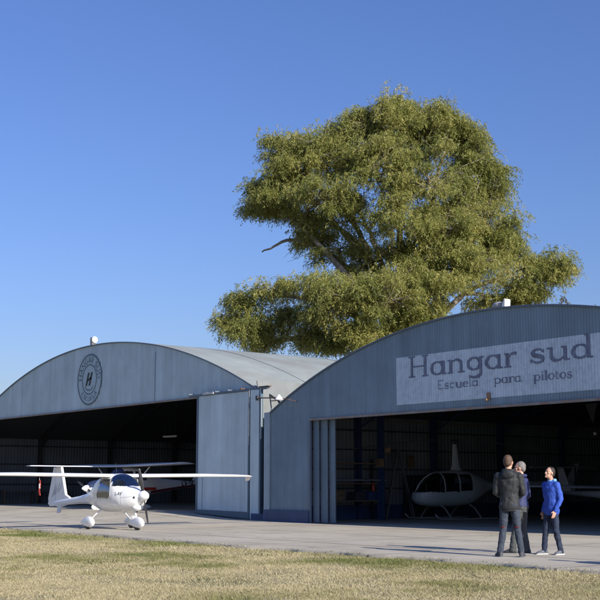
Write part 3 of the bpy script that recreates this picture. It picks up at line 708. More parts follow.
PX = lambda x: -1 + (x + 1) * .9 if x < -1 else x
def motorplane():
    e = empty('light_aircraft', (0, 0, 0), 0, 'white high-wing two-seat light aircraft with T-tail parked in the sun on the apron', 'light aircraft')
    st = [(1.80, .17, .86, 1.15), (1.68, .29, .74, 1.20), (1.5, .38, .645, 1.25), (1.3, .45, .58, 1.275), (1.18, .49, .55, 1.30), (1.05, .52, .54, 1.44), (.90, .55, .52, 1.57), (.74, .56, .515, 1.64), (.6, .57, .505, 1.665), (.3, .57, .50, 1.665), (0, .55, .505, 1.64), (-.3, .49, .54, 1.56), (-.6, .37, .61, 1.42), (-.95, .25, .69, 1.22),
          (-1.35, .165, .735, 1.07), (-2.0, .125, .73, .97), (-3.0, .10, .69, .88), (-3.9, .06, .65, .80), (-4.1, .03, .67, .77)]
    st = [(PX(a[0]), a[1] * .93, *a[2:]) for a in st]
    xs_ = [1.80 - .02 * k for k in range(125)] + [-.70 - .08 * k for k in range(43)]
    def isg(x, y, z):
        sill = 1.02 if x > .3 else 1.02 + (.3 - x) * .1
        # windscreen
        if .66 < x < 1.22 and z > 1.285 and not (abs(y) > .435 and x < .84): return 'w'
        if 0.0 < x < .78 and .93 + .12 * max(0, .2 - x) < z < 1.50 and abs(y) > .2 and x > .02 + (z - .95) * .25 and x < .84 - (z - .95) * .12: return 'r' if y < 0 else 'l'
        return None
    b, gl = hull_split(hull(st, xs_, 128, 2.35), isg)
    b.build('fuselage', M['white'], e, smooth='auto')
    gl['w'].build('windscreen', M['glass'], e, smooth=True); gl['r'].build('door_window', M['glass'], e, smooth=True); gl['l'].build('door_window', M['glass'], e, smooth=True)
    for s in (-1, 1):
        fr = [(0.05, s * .525, .93), (.78, s * .532, .93), (.83, s * .532, 1.0), (.75, s * .465, 1.5), (.18, s * .465, 1.5), (.02, s * .52, 1.0), (0.05, s * .525, .93)]
        MB().tube(fr, .013, 6).build('door_frame', M['grey'], e)
        q = MB(); q.box(.0, .42, s * .22 - .15, s * .22 + .15, .70, .82); q.prism([(-.02, .78), (.12, .78), (-.12, 1.32), (-.24, 1.30)], 'y', s * .22 - .15, s * .22 + .15); q.build('seat', M['seat'], e, bevel=.04)
    MB().box(.92, 1.12, -.42, .42, .95, 1.2).build('instrument_panel', M['blacksat'], e, bevel=.03)
    for s in (-1, 1):
        w = wingmb([(.62, 0, 1.57, .90, .165), (.62, s * .6, 1.575, .90, .165), (.62, s * 3.2, 1.60, .88, .16), (.55, s * 4.5, 1.60, .72, .15), (.46, s * 5.03, 1.60, .55, .14), (.33, s * 5.20, 1.59, .35, .10)])
        wo = w.build('wing', M['white'], e, smooth='auto')
        t = MB(); t.loft([[(.32, s * 5.13, 1.60), (.0, s * 5.13, 1.60), (.0, s * 5.16, 1.60), (.32, s * 5.16, 1.60)], [(.10, s * 5.20, 1.46), (-.07, s * 5.20, 1.45), (-.07, s * 5.215, 1.45), (.10, s * 5.215, 1.46)]]); t.build('wing_tip', M['white'], wo)
        t = MB(); t.box(-.215, -.208, min(s * .7, s * 4.4), max(s * .7, s * 4.4), 1.59, 1.594); t.build('flap_gap', M['grey'], wo)
    st_ = wingmb([(-3.22, -1.14, 1.925, .34, .1), (-3.18, -1.0, 1.925, .46, .1), (-3.15, 0, 1.92, .56, .1), (-3.18, 1.0, 1.925, .46, .1), (-3.22, 1.14, 1.925, .34, .1)]); st_.build('tailplane', M['white'], e, smooth='auto')
    MB().prism([(-2.45, .88), (-2.85, 1.02), (-3.20, 1.91), (-3.56, 1.91), (-3.52, .62), (-3.1, .62), (-2.7, .70)], 'y', -.045, .045).build('fin', M['white'], e, bevel=.03, smooth='auto')
    MB().prism([(-3.57, .63), (-3.585, 1.90), (-3.76, 1.90), (-4.08, .86), (-3.98, .62)], 'y', -.03, .03).build('rudder', M['white'], e, bevel=.02)
    MB().prism([(-3.25, .42), (-3.45, .40), (-3.42, .64), (-3.15, .64)], 'y', -.025, .025).build('tail_skid', M['white'], e, bevel=.015)
    for s in (-1, 1):
        q = MB()
        for k in range(4):
            x0 = -3.10 - .15 * k
            stroke_mesh(q, [(x0 - .0, 1.42 - .03 * k), (x0 - .10, 1.22 - .04 * k), (x0 - .26, 1.06 - .05 * k)], [.015, .035, .010], lambda u, v: (u, s * .0475, v), .05, 2)
        q.v = [v for v in q.v]; q.build('fin_stripe', M['grey'], e)
        q = MB(); 
        def pf(u, v, s=s):
            x = 1.02 + u if s < 0 else 1.40 - u
            hw, zb, zt = csm(st, x, 1), csm(st, x, 2), csm(st, x, 3); cz = (zb + zt) / 2; hz = (zt - zb) / 2; sn = min(.98, abs((v - cz) / hz)); yy = hw * (1 - sn ** 2.35) ** (1 / 2.35)
            return (x, s * (yy + .014), v)
        write(q, 'LAV', .05, .31, 1.03, .09, pf, .03, 2); q.build('registration', M['blacksat'], e)
    # gear
    for s in (-1, 1):
        MB().tube([(0.05, s * .30, .62), (.02, s * .55, .42), (0, s * .76, .22)], [.04, .032, .028], 8, flat=.5).build('gear_leg', M['white'], e, smooth=True)
        w = empty('wheel', (0, s * .76, 0)); w.parent = e
        pant().build('wheel_pant', M['white'], w, smooth=True, sub=1); MB().tube([(0, -.045, .16), (0, .045, .16)], .16, 20).build('tyre', M['black'], w, bevel=.012)
    MB().tube([(1.40, 0, .65), (1.56, 0, .22)], [.035, .028], 8).build('nose_leg', M['white'], e, smooth=True)
    w = empty('wheel', (1.58, 0, 0)); w.parent = e
    pant().build('wheel_pant', M['white'], w, smooth=True, sub=1); MB().tube([(0, -.045, .15), (0, .045, .15)], .15, 20).build('tyre', M['black'], w, bevel=.012)
    # propeller
    p = empty('propeller', (1.86, 0, 1.005)); p.parent = e; p.rotation_euler = (R_(12), 0, 0)
    rr = [[(x, r * math.cos(t), r * math.sin(t)) for t in [2 * math.pi * k / 20 for k in range(20)]] for x, r in ((-.06, .155), (.06, .15), (.16, .115), (.24, .06), (.27, .01))]
    MB().loft(rr).build('spinner', M['white'], p, smooth=True)
    for s in (-1, 1):
        b_ = MB(); rings = []
        for z, ch, tw, th_ in ((.06, .05, 60, .03), (.18, .10, 45, .02), (.4, .125, 30, .014), (.6, .10, 22, .010), (.78, .065, 16, .006), (.82, .02, 15, .004)):
            R = []
            for k in range(10):
                t = 2 * math.pi * k / 10; u = ch / 2 * math.cos(t); v = th_ / 2 * math.sin(t); c, q = math.cos(R_(90 - tw)), math.sin(R_(90 - tw))
                R.append((.03 + (u * q * .0 + u * math.sin(R_(tw)) + v * math.cos(R_(tw))), s * (u * math.cos(R_(tw)) - v * math.sin(R_(tw))), s * z))
            rings.append(R)
        b_.loft(rings).build('blade', M['blacksat'], p, smooth=True)
    # cowl details
    for xr_, z0_ in ((1.28, None), (-.75, None)):
        q = MB(); rg = []
        for dx_ in (-.004, .004):
            R2 = hull(st, [xr_ + dx_], 64, 2.35)[0]; cz_ = sum(p[2] for p in R2) / 64; rg.append([(p[0], p[1] * 1.004, cz_ + (p[2] - cz_) * 1.004) for p in R2])
        q.loft(rg, cap=False); q.build('panel_seam', M['grey'], e)
    for s in (-1, 1):
        q = MB(); n_ = 14; pts_ = []
        for k in range(n_ + 1):
            x = 1.28 + .44 * k / n_; hw, zb, zt = csm(st, x, 1), csm(st, x, 2), csm(st, x, 3); pts_.append((x, s * (hw + .001), (zb + zt) / 2 + .02))
        q.tube(pts_, .004, 5); q.build('cowl_seam', M['grey'], e)
    for s in (-1, 1): MB().ell((1.72, s * .17, .96), (.03, .09, .05)).build('air_intake', M['black'], e, smooth=True)
    MB().ell((1.55, 0, .66), (.20, .16, .10)).build('chin_scoop', M['white'], e, smooth=True)
    MB().tube([(1.25, .2, .58), (1.15, .22, .50)], .025, 8).build('exhaust', M['steel_dark'], e)
    MB().tube([(.3, 0, 1.70), (.24, 0, 1.98)], .006, 6).build('antenna', M['black'], e)
    return e
TH = R_(39.5)
nv = Rt * math.sin(TH) - A * math.cos(TH); lv = Rt * math.cos(TH) + A * math.sin(TH)
q = onZ(88, 529.3); ctr = q + lv * .76
pl = motorplane(); pl.location = (ctr.x, ctr.y, 0); pl.rotation_euler = (0, 0, math.atan2(nv.y, nv.x))
# streamer hanging below the near wing
wp = ctr + Zv * 1.58 - lv * 2.65 + nv * .45
e = empty('streamer', wp, 0, 'red and white cloth streamer hanging below the near wing of the white aircraft', 'streamer')
MB().tube([(0, 0, 0), (.0, .01, -.13)], .005, 6).build('cord', M['white_dull'], e)
mb = MB(); mb.loft([[(x - .045, y - .006, z), (x + .045, y - .006, z), (x + .045, y + .006, z), (x - .045, y + .006, z)] for x, y, z in ((0, .01, -.12), (.015, .02, -.25), (-.0, .0, -.4), (.03, .015, -.56))]); mb.build('ribbon', M['redcloth'], e)
MB().box(-.01, .03, -.01, .03, -.36, -.22).build('white_band', M['white_dull'], e)

# ---- high-wing aircraft inside the left hangar, nose to the opening
def hangar_plane():
    e = empty('light_aircraft', (0, 0, 0), 0, 'white high-wing aircraft with navy nose cover and red stripe lettered LV-SC inside the left hangar', 'light aircraft')
    st = [(1.9, .2, .82, 1.22), (1.7, .38, .70, 1.36), (1.2, .48, .62, 1.45), (.9, .52, .58, 1.50), (.4, .54, .56, 1.95), (0, .54, .56, 2.02), (-.6, .50, .60, 2.0), (-1.1, .42, .70, 1.72), (-2., .30, .88, 1.52), (-3.2, .18, 1.05, 1.42), (-4.4, .07, 1.18, 1.36), (-4.9, .03, 1.22, 1.34)]
    xs_ = [1.9 - .04 * k for k in range(171)]
    def isg(x, y, z):
        if .45 < x < .88 and z > 1.48: return 'w'
        if -.95 < x < .36 and 1.42 < z < 1.85 and abs(y) > .15 and abs(x + .25) > .05: return 'r' if y < 0 else 'l'
    b, gl = hull_split(hull(st, xs_, 80, 2.6), isg); b.build('fuselage', M['white'], e, smooth='auto')
    for k, v in gl.items(): v.build('windscreen' if k == 'w' else 'side_window', M['glass_dk'], e, smooth=True)
    # cloth cover over nose and screen
    st2 = [(a + .0, w + .02, zb + .25, zt + .025) for a, w, zb, zt in st]
    rings = hull(st2, [1.92 - .07 * k for k in range(24)], 32, 2.6); MB().loft(rings).build('nose_cover', M['navy'], e, smooth='auto')
    for s in (-1, 1):
        wingmb([(.55, 0, 2.05, 1.5, .12), (.55, s * 2.6, 2.08, 1.5, .12), (.42, s * 5.0, 2.12, 1.1, .11)]).build('wing', M['white'], e, smooth='auto')
        MB().tube([(.2, s * .52, .75), (.1, s * 2.4, 2.0)], .035, 8, flat=.5).build('wing_strut', M['white'], e)
        MB().tube([(-.2, s * .40, .68), (-.2, s * 1.1, .25)], .035, 8).build('gear_leg', M['white'], e)
        w = empty('wheel', (-.2, s * 1.18, 0)); w.parent = e
        q = pant(); q.v = [(x * 1.25, y * 1.2, z) for x, y, z in q.v]; q.build('wheel_pant', M['white'], w, smooth=True); MB().tube([(0, -.06, .19), (0, .06, .19)], .19, 18).build('tyre', M['black'], w, bevel=.015)
        def side(u, v, s=s):
            hw, zb, zt = csm(st, u, 1), csm(st, u, 2), csm(st, u, 3); cz = (zb + zt) / 2; hz = (zt - zb) / 2; sn = min(.97, abs((v - cz) / hz)); return (u, s * (hw * (1 - sn ** 2.6) ** (1 / 2.6) + .008), v)
        q = MB(); stroke_mesh(q, [(1.0, .98), (.3, 1.0), (-.9, 1.02), (-1.5, 1.03)], [.13, .14, .14, .12], side, .08, 3); q.build('cheat_stripe', M['red'], e)
        q = MB(); stroke_mesh(q, [(-1.2, .86), (-2.4, 1.02), (-3.6, 1.16), (-4.7, 1.26)], [.14, .12, .09, .05], side, .08, 3); q.build('belly_stripe', M['darkred'], e)
        q = MB()
        if s > 0: write(q, 'LV-SC', -3.3, -2.48, 1.16, .27, lambda u, v: side(-6.3 - u, v), .05, 3, bold=1.4)
        else: write(q, 'LV-SC', -3.55, -2.2, 1.14, .26, lambda u, v: side(u, v), .05, 3)
        q.build('registration', M['blacksat'], e)
    MB().prism([(-3.7, 1.38), (-4.4, 2.35), (-4.8, 2.35), (-4.95, 1.3)], 'y', -.04, .04).build('fin', M['white'], e, bevel=.02)
    wingmb([(-4.05, -1.6, 1.35, .6, .1), (-3.9, 0, 1.35, .95, .1), (-4.05, 1.6, 1.35, .6, .1)]).build('tailplane', M['white'], e, smooth='auto')
    w = empty('wheel', (1.35, 0, 0)); w.parent = e; pant().build('wheel_pant', M['white'], w, smooth=True); MB().tube([(0, -.05, .17), (0, .05, .17)], .17, 18).build('tyre', M['black'], w)
    MB().tube([(1.35, 0, .8), (1.35, 0, .2)], .035, 8).build('nose_leg', M['white'], e)
    p = empty('propeller', (1.98, 0, 1.05)); p.parent = e; p.rotation_euler = (R_(70), 0, 0)
    MB().loft([[(x, r * math.cos(t), r * math.sin(t)) for t in [2 * math.pi * k / 16 for k in range(16)]] for x, r in ((-.08, .16), (.08, .14), (.22, .05), (.25, .01))]).build('spinner', M['white'], p, smooth=True)
    for s in (-1, 1): MB().prism([(-.05, s * .1), (.05, s * .1), (.06, s * .6), (.02, s * .92), (-.04, s * .9), (-.06, s * .5)], 'x', .0, .02).build('blade', M['blacksat'], p)
    return e
hp = hangar_plane(); q = atD(122, 500, 54.5); hp.location = (q.x + 1.3, q.y - .6, .2 - .10); hp.rotation_euler = (0, 0, R_(-90)); HP = q

# ---- helicopter
def helicopter():
    e = empty('helicopter', (0, 0, 0), 0, 'small pale blue helicopter with bubble windscreen and tall rotor mast inside the right hangar', 'helicopter')
    st = [(1.82, .10, .80, 1.02), (1.74, .30, .68, 1.12), (1.55, .46, .58, 1.38), (1.3, .57, .53, 1.60), (1.0, .63, .50, 1.78), (.6, .65, .50, 1.92), (.2, .65, .50, 1.97), (-.3, .64, .52, 1.97), (-.8, .60, .58, 1.93), (-1.2, .50, .72, 1.80), (-1.6, .34, .95, 1.66), (-2.0, .2, 1.15, 1.5), (-2.4, .12, 1.2, 1.44)]
    xs_ = [1.82 - .02 * k for k in range(211)]
    def isg(x, y, z):
        if z > 1.84: return None
        if x > .76 and z > 1.08 and abs(y) > .02: return 'w'
        if .02 < x < .70 and z > 1.10: return 'd' + str(y > 0)
        if -.68 < x < -.06 and z > 1.14 and z < 1.8: return 'b' + str(y > 0)
    b, gl = hull_split(hull(st, xs_, 128, 2.5), isg); b.build('fuselage', M['heli'], e, smooth='auto')
    for k, v in gl.items(): v.build('windscreen' if k == 'w' else 'door_window', M['glass_dk'], e, smooth=True)
    for s in (-1, 1):
        for x in (.25, -.45): q = MB(); q.box(x - .2, x + .22, s * .3 - .22, s * .3 + .22, .75, .95); q.box(x - .26, x - .14, s * .3 - .21, s * .3 + .21, .9, 1.45); q.build('seat', M['seat'], e, bevel=.04)
    MB().tube([(1.76, 0, 1.05), (1.6, 0, 1.36), (1.32, 0, 1.63), (1.0, 0, 1.81), (.7, 0, 1.9)], .02, 8).build('windscreen_bow', M['white_dull'], e, smooth=True)
    MB().loft([[(x0 + a * l / 2, b_ * w, z) for a, b_ in ((1, 0), (.5, .8), (-.3, 1), (-1, .0), (-.3, -1), (.5, -.8))] for z, l, w, x0 in ((1.92, .70, .16, -.35), (2.15, .42, .12, -.32), (2.6, .32, .09, -.30), (3.02, .22, .06, -.28))]).build('mast_fairing', M['heli'], e, smooth='auto')
    MB().tube([(-.28, 0, 3.0), (-.28, 0, 3.2)], .04, 10).box(-.45, -.1, -.06, .06, 3.14, 3.22).build('rotor_head', M['steel_dark'], e)
    for s in (-1, 1): mb = MB(); mb.loft([[(-.28 + s * r, y, 3.19 - .018 * r * r + dz) for y, dz in ((-.11, 0), (-.04, .012), (.11, 0), (-.04, -.012))] for r in (.3, 1.2, 2.4, 3.6, 4.9)]); mb.build('rotor_blade', M['grey'], e)
    MB().tube([(-2.1, 0, 1.33), (-4.2, 0, 1.42), (-6.6, 0, 1.50)], [.15, .11, .08], 14).build('tail_boom', M['heli'], e, smooth='auto')
    MB().prism([(-6.3, 1.5), (-6.9, 2.3), (-7.1, 2.3), (-6.8, 1.5)], 'y', -.02, .02).prism([(-6.4, 1.48), (-6.7, 1.48), (-6.95, .9), (-6.8, .9)], 'y', -.02, .02).build('tail_fin', M['heli'], e)
    MB().prism([(-.02, -.7), (.05, -.7), (.05, .7), (-.02, .7)], 'y', 0, .015).build('tail_rotor', M['steel_dark'], e).location = (-6.7, .2, 1.5)
    for s in (-1, 1):
        MB().tube([(1.55, s * 1.02, .22), (1.35, s * 1.05, .06), (1.0, s * 1.05, .035), (-1.5, s * 1.05, .035), (-1.65, s * 1.05, .05)], .032, 8).build('skid', M['grey'], e, smooth=True)
        for x in (.75, -.75): MB().tube([(x, s * .30, .58), (x, s * .62, .44), (x, s * 1.05, .05)], .035, 8, flat=1).build('skid_strut', M['alu'], e)
    MB().box(-1.5, -1.15, -.52, -.50, 1.05, 1.45).build('engine_panel', M['blue'], e)
    MB().box(-1.3, -.75, -.615, -.59, 1.0, 1.35).build('side_panel', M['blue'], e)
    return e
he = helicopter(); q = onZ(449, 519.0); he.location = (q.x + .1, q.y, 0); he.rotation_euler = (0, 0, R_(-98)); he.scale = (.96,) * 3

# ---- aircraft at the far right inside the right hangar
def ultralight():
    e = empty('glider', (0, 0, 0), 0, 'slender dark-toned glider with upright fin at the right end of the right hangar', 'glider')
    MB().tube([(0, 0, 1.05), (2.5, 0, 1.0), (4.2, 0, .95), (5.2, 0, .92), (6.2, 0, .90), (7.0, 0, .85)], [.055, .12, .26, .36, .30, .04], 20).build('fuselage', M['grey'], e, smooth=True)
    MB().prism([(.0, 1.02), (-.22, 1.95), (.18, 1.95), (.75, 1.05)], 'y', -.03, .03).build('fin', M['grey'], e, bevel=.02)
    wingmb([(.35, -1.3, 1.94, .35, .1), (.45, 0, 1.94, .55, .1), (.35, 1.3, 1.94, .35, .1)]).build('tailplane', M['grey'], e, smooth='auto')
    for s in (-1, 1): wingmb([(5.0, 0, 1.2, 1.0, .14), (4.9, s * 4.5, 1.28, .7, .13)]).build('wing', M['grey'], e, smooth='auto')
    for s in (-1, 1): MB().tube([(4.4, 0, .75), (4.4, s * .5, .15)], .035, 8).build('gear_leg', M['alu'], e); MB().tube([(4.4, s * .5 - .05, .16), (4.4, s * .5 + .05, .16)], .16, 16).build('wheel', M['black'], e)
    MB().ell((5.5, 0, 1.12), (.7, .27, .28)).build('canopy', M['glass_dk'], e, smooth=True)
    return e
ul = ultralight(); ul.location = (-27.2, 33.4, 0); ul.rotation_euler = (0, 0, R_(-22))

# ---- stored things inside the right hangar
def wallpt(px, X=RX0 + .5):   # point on ground line X const seen at column px
    r = ray(px, 484); t = X / r.x; return Vector((X, r.y * t, 0))
# storage rack with pale wing panels
w = wallpt(350)
e = empty('storage_rack', (RX0 + .75, w.y, 0), 0, 'dark steel storage rack by the blue column near the right hangar door', 'rack')
for x in (-.35, .35):
    for y in (-1.3, 1.2): MB().box(x - .03, x + .03, y - .03, y + .03, 0, 2.3).build('upright', M['steel_dark'], e)
for z in (.7, 1.35, 2.1): MB().box(-.36, .36, -1.3, 1.2, z, z + .04).build('shelf', M['timber'], e)
e = empty('wing_panel', (RX0 + .8, w.y, 1.42), 0, 'pale detached wing panel lying on the storage rack', 'wing panel')
wingmb([(.45, -1.35, .06, .8, .12), (.45, 1.3, .06, .9, .12)]).build('skin_panel', M['grey'], e, smooth='auto'); MB().bar((0, -1.4, .1), (0, 1.35, .1), .03).build('spar', M['alu'], e)
for k, (dy, c, h, nm, lb) in enumerate([(-.9, 'timber', .35, 'cardboard_box', 'brown cardboard box on the lower shelf of the rack'), (.1, 'steel_dark', .28, 'tool_case', 'dark tool case on the lower shelf of the rack'), (.75, 'steel_blue', .3, 'plastic_crate', 'dark blue plastic crate on the lower shelf of the rack')]):
    e = empty(nm, (RX0 + .78, w.y + dy, .745), 0, lb, nm.split('_')[1]); MB().box(-.25, .25, -.22, .22, 0, h).build('body', M[c], e, bevel=.015)
    MB().box(-.26, .26, -.23, .23, h, h + .03).build('lid', M[c], e, bevel=.01); MB().box(.262, .28, -.07, .07, h * .5, h * .5 + .03).build('handle', M['steel_dark'], e)
# blue column inside opening with notices
w = wallpt(381, RX0 + 1.2)
hc = (RX0 + 1.2, w.y)
mb = MB(); mb.box(hc[0] - .10, hc[0] + .10, hc[1] - .008, hc[1] + .008, 0, 4.4); mb.box(hc[0] - .10, hc[0] - .088, hc[1] - .09, hc[1] + .09, 0, 4.4); mb.box(hc[0] + .088, hc[0] + .10, hc[1] - .09, hc[1] + .09, 0, 4.4)
atw(mb.build('column', M['steel_blue']), hr)
def oncol(px, py): return onY(px, py, hc[1] - .12)
q = oncol(380, 463); e = empty('notice_board', (q.x, hc[1] - .14, q.z), 0, 'small brown board fixed to the blue column', 'board')
MB().box(-.22, .22, 0, .03, -.16, .16).build('panel', M['brown'], e); MB().box(-.19, .0, -.006, -.001, -.12, .12).build('paper', M['timber'], e)
q = oncol(387, 450); e = empty('straw_hat', (q.x, hc[1] - .1, q.z), 0, 'tan hat hung on the blue column above the brown board', 'hat')
MB().ell((0, 0, 0), (.19, .03, .12)).build('brim', M['brown'], e, smooth=True); MB().ell((0, -.05, .01), (.10, .07, .08)).build('crown', M['brown'], e, smooth=True)
q = oncol(373, 488); e = empty('fire_extinguisher', (q.x, hc[1] - .10, q.z - .26), 0, 'slim red fire extinguisher hung beside the blue column', 'extinguisher')
MB().tube([(0, 0, 0), (0, 0, .03), (0, 0, .42), (0, 0, .50)], [.05, .07, .07, .02], 14).build('cylinder', M['red'], e, smooth='auto'); MB().tube([(0, 0, .5), (0, 0, .55)], .02, 8).build('valve', M['steel_dark'], e); MB().tube([(0, 0, .53), (.08, -.02, .45), (.085, -.02, .15)], .012, 6).build('hose', M['black'], e)
# ladder
w = wallpt(398, RX0 + .7); e = empty('stepladder', (RX0 + .7, w.y, 0), R_(-35), 'tall dark stepladder standing open near the hangar side wall', 'ladder')
for s in (-1, 1):
    MB().bar((s * .30, -.5, 0), (s * .16, 0, 2.7), .06).build('stile', M['steel_dark'], e); MB().bar((s * .30, .6, 0), (s * .16, .04, 2.7), .045).build('rear_leg', M['steel_dark'], e)
for k in range(9): t = (k + 1) / 10; MB().bar((-.3 + .14 * t, -.5 + .5 * t, 2.7 * t), (.3 - .14 * t, -.5 + .5 * t, 2.7 * t), .07, .03).build('rung', M['steel_dark'], e)
# tall dark cabinet
w = wallpt(418, RX0 + .6); e = empty('metal_cabinet', (RX0 + .55, w.y, 0), 0, 'tall black metal cabinet against the side wall behind the helicopter nose', 'cabinet')
MB().box(-.3, .3, -.5, .5, .05, 1.7).build('body', M['blacksat'], e, bevel=.01)
for s in (-1, 1): d_ = MB().box(.302, .32, min(s * .01, s * .48), max(s * .01, s * .48), .08, 1.66).build('door', M['blacksat'], e); MB().box(.322, .345, s * .06 - .01, s * .06 + .01, .8, 1.0).build('handle', M['alu'], d_)
MB().box(-.28, .28, -.46, .46, 0, .05).build('plinth', M['steel_dark'], e)
# wall notice
w = wallpt(411, RX0 + .14); q = onY(411, 462, w.y); e = empty('wall_notice', (RX0 + .14, w.y, q.z), 0, 'pale paper notice hung on the side wall above the black cabinet', 'notice')
MB().box(-.01, .01, -.18, .18, -.22, .22).build('sheet', M['timber'], e); MB().box(-.015, .02, -.2, .2, .22, .25).build('top_bar', M['steel_dark'], e)
# white globe on a cord, standing in for a bright reflection at right
w = wallpt(595, RX0 + .2); q = onY(595, 433.5, 36.0); e = empty('bulkhead_lamp', (q.x, 36.0, q.z), 0, 'small white lamp hanging in the dark near the right edge of the opening', 'lamp')
MB().ell((0, 0, 0), (.07, .07, .07)).build('globe', M['lampwhite'], e, smooth=True); MB().tube([(0, 0, .06), (0, 0, float(arcR(q.x)) - .2 - q.z)], .008, 6).build('cord', M['black'], e)
# gusset plate high at right
q = onY(592, 412, 34.0); mb = MB().prism([(q.x - .28, q.z + .30), (q.x + .25, q.z + .32), (q.x + .03, q.z - .42)], 'y', 33.98, 34.01); atw(mb.build('gusset_plate', M['roof_in']), hr)

# ---- stored things inside the left hangar
def lfl(px, py): q = onZ(px, py, .2); return (q.x, q.y, .2)
def barrel(px, py, m, label, r=.3, h=.9):
    e = empty('oil_drum', lfl(px, py), 0, label, 'drum', 'drums inside the left hangar')
    MB().tube([(0, 0, 0), (0, 0, h)], r, 24).build('drum_body', M[m], e, smooth='auto')
    for z in (.02, h * .33, h * .66, h - .02): MB().tube([(0, 0, z - .012), (0, 0, z + .012)], r + .012, 24).build('hoop', M[m], e, smooth='auto')
    MB().tube([(r * .5, 0, h), (r * .5, 0, h + .02)], .035, 10).build('bung', M['steel_dark'], e)
barrel(17, 501.2, 'blue', 'blue oil drum in the dark under the near wing', .33, 1.0); barrel(25, 500.4, 'blue', 'second blue oil drum just right of the other, standing deeper inside', .33, .9)
barrel(69, 500.8, 'green', 'dull green drum seen between fin and cabin of the white aircraft', .34, 1.0)
e = empty('work_bench', (LX0 + 1.0, 30.2, .1), 0, 'long timber work bench along the dark far wall', 'bench')
MB().box(-.4, .4, -2.2, 2.2, .82, .88).build('bench_top', M['timber'], e)
for x in (-.35, .35):
    for y in (-2.1, 0, 2.1): MB().box(x - .04, x + .04, y - .04, y + .04, 0, .82).build('leg', M['timber'], e)
e = empty('parts_bin', lfl(38, 500.6), R_(20), 'dark green parts bin on castors inside the left hangar', 'bin')
MB().box(-.35, .35, -.3, .3, .12, .8).build('body', M['green'], e, bevel=.03); MB().box(-.37, .37, -.32, .32, .8, .86).build('lid', M['steel_dark'], e, bevel=.02)
for x in (-.25, .25):
    for y in (-.22, .22): MB().tube([(x, y - .02, .06), (x, y + .02, .06)], .06, 12).build('castor', M['black'], e)
e = empty('fuel_can', lfl(4.5, 501.5), 0, 'red fuel can on the floor at the far left', 'fuel can')
MB().box(-.18, .18, -.09, .09, 0, .42).build('body', M['darkred'], e, bevel=.03); MB().tube([(-.1, 0, .42), (-.08, 0, .49), (.08, 0, .49), (.1, 0, .42)], .014, 6).build('handle', M['darkred'], e); MB().tube([(.13, 0, .42), (.18, 0, .5)], .025, 8).build('spout', M['black'], e)
q = onY(170, 436.5, 33.0); e = empty('strip_light', (q.x, 33.0, q.z), R_(4), 'unlit tube lamp hung under the roof of the left hangar', 'strip light')
MB().box(-.65, .65, -.04, .04, 0, .05).build('tray', M['alu'], e); MB().tube([(-.6, 0, -.025), (.6, 0, -.025)], .018, 8).build('tube', M['lampwhite'], e)
for x in (-.5, .5): MB().tube([(x, 0, .05), (x, 0, float(arcL(q.x)) - .1 - q.z)], .006, 5).build('chain', M['steel_dark'], e)

# ------------------------------------------------------------------ people
def bez(a, b, c, n=6): return [Vector(a) * (1 - t) ** 2 + Vector(b) * 2 * t * (1 - t) + Vector(c) * t * t for t in [k / n for k in range(n + 1)]]
def limb(mb, pts, rad, n=14):
    P = []; Rr = []
    for i in range(len(pts) - 1):
        for k in range(5): t = k / 5; P.append(Vector(pts[i]).lerp(Vector(pts[i + 1]), t)); s = t; Rr.append(rad[i] * (1 - s) + rad[i + 1] * s)
    P.append(Vector(pts[-1])); Rr.append(rad[-1])
    mb.tube(P, Rr, n); 
    for p, r in zip(pts, rad): mb.ell(p, (r * .99,) * 3, 12, 8)
def hand(mb, w, d, side, curl=.5, s=1.0):
    """w wrist, d direction of fingers, side = palm-plane across vector (towards thumb)"""
    w = Vector(w); d = Vector(d).normalized(); t = Vector(side).normalized(); nrm = d.cross(t).normalized()
    mb.loft([[w + d * u * s + (t * a + nrm * b) * s for a, b in ((-.5 * W, -.013), (.5 * W, -.013), (.5 * W, .013), (-.5 * W, .013))] for u, W in ((-.01, .05), (.03, .072), (.085, .08), (.098, .074))])
    for k, (off, L) in enumerate(((.030, .072), (.010, .080), (-.011, .074), (-.031, .058))):
        b = w + (d * .09 + t * off) * s; c = b + (d * L * .5) * s; dd = (d * math.cos(curl) + nrm * math.sin(curl)); c2 = c + dd * L * .35 * s; dd2 = (d * math.cos(2 * curl) + nrm * math.sin(2 * curl)); c3 = c2 + dd2 * L * .3 * s
        mb.tube([b - d * .02, c, c2, c3], [.0095 * s, .009 * s, .008 * s, .0065 * s], 8)
    b = w + (d * .025 + t * .035) * s; mb.tube([b - t * .01, b + (t * .025 + d * .03) * s, b + (t * .032 + d * .06 + nrm * .012) * s], [.013 * s, .0105 * s, .008 * s], 8)
def rotz(v, a): c, s = math.cos(a), math.sin(a); return Vector((v[0] * c - v[1] * s, v[0] * s + v[1] * c, v[2]))
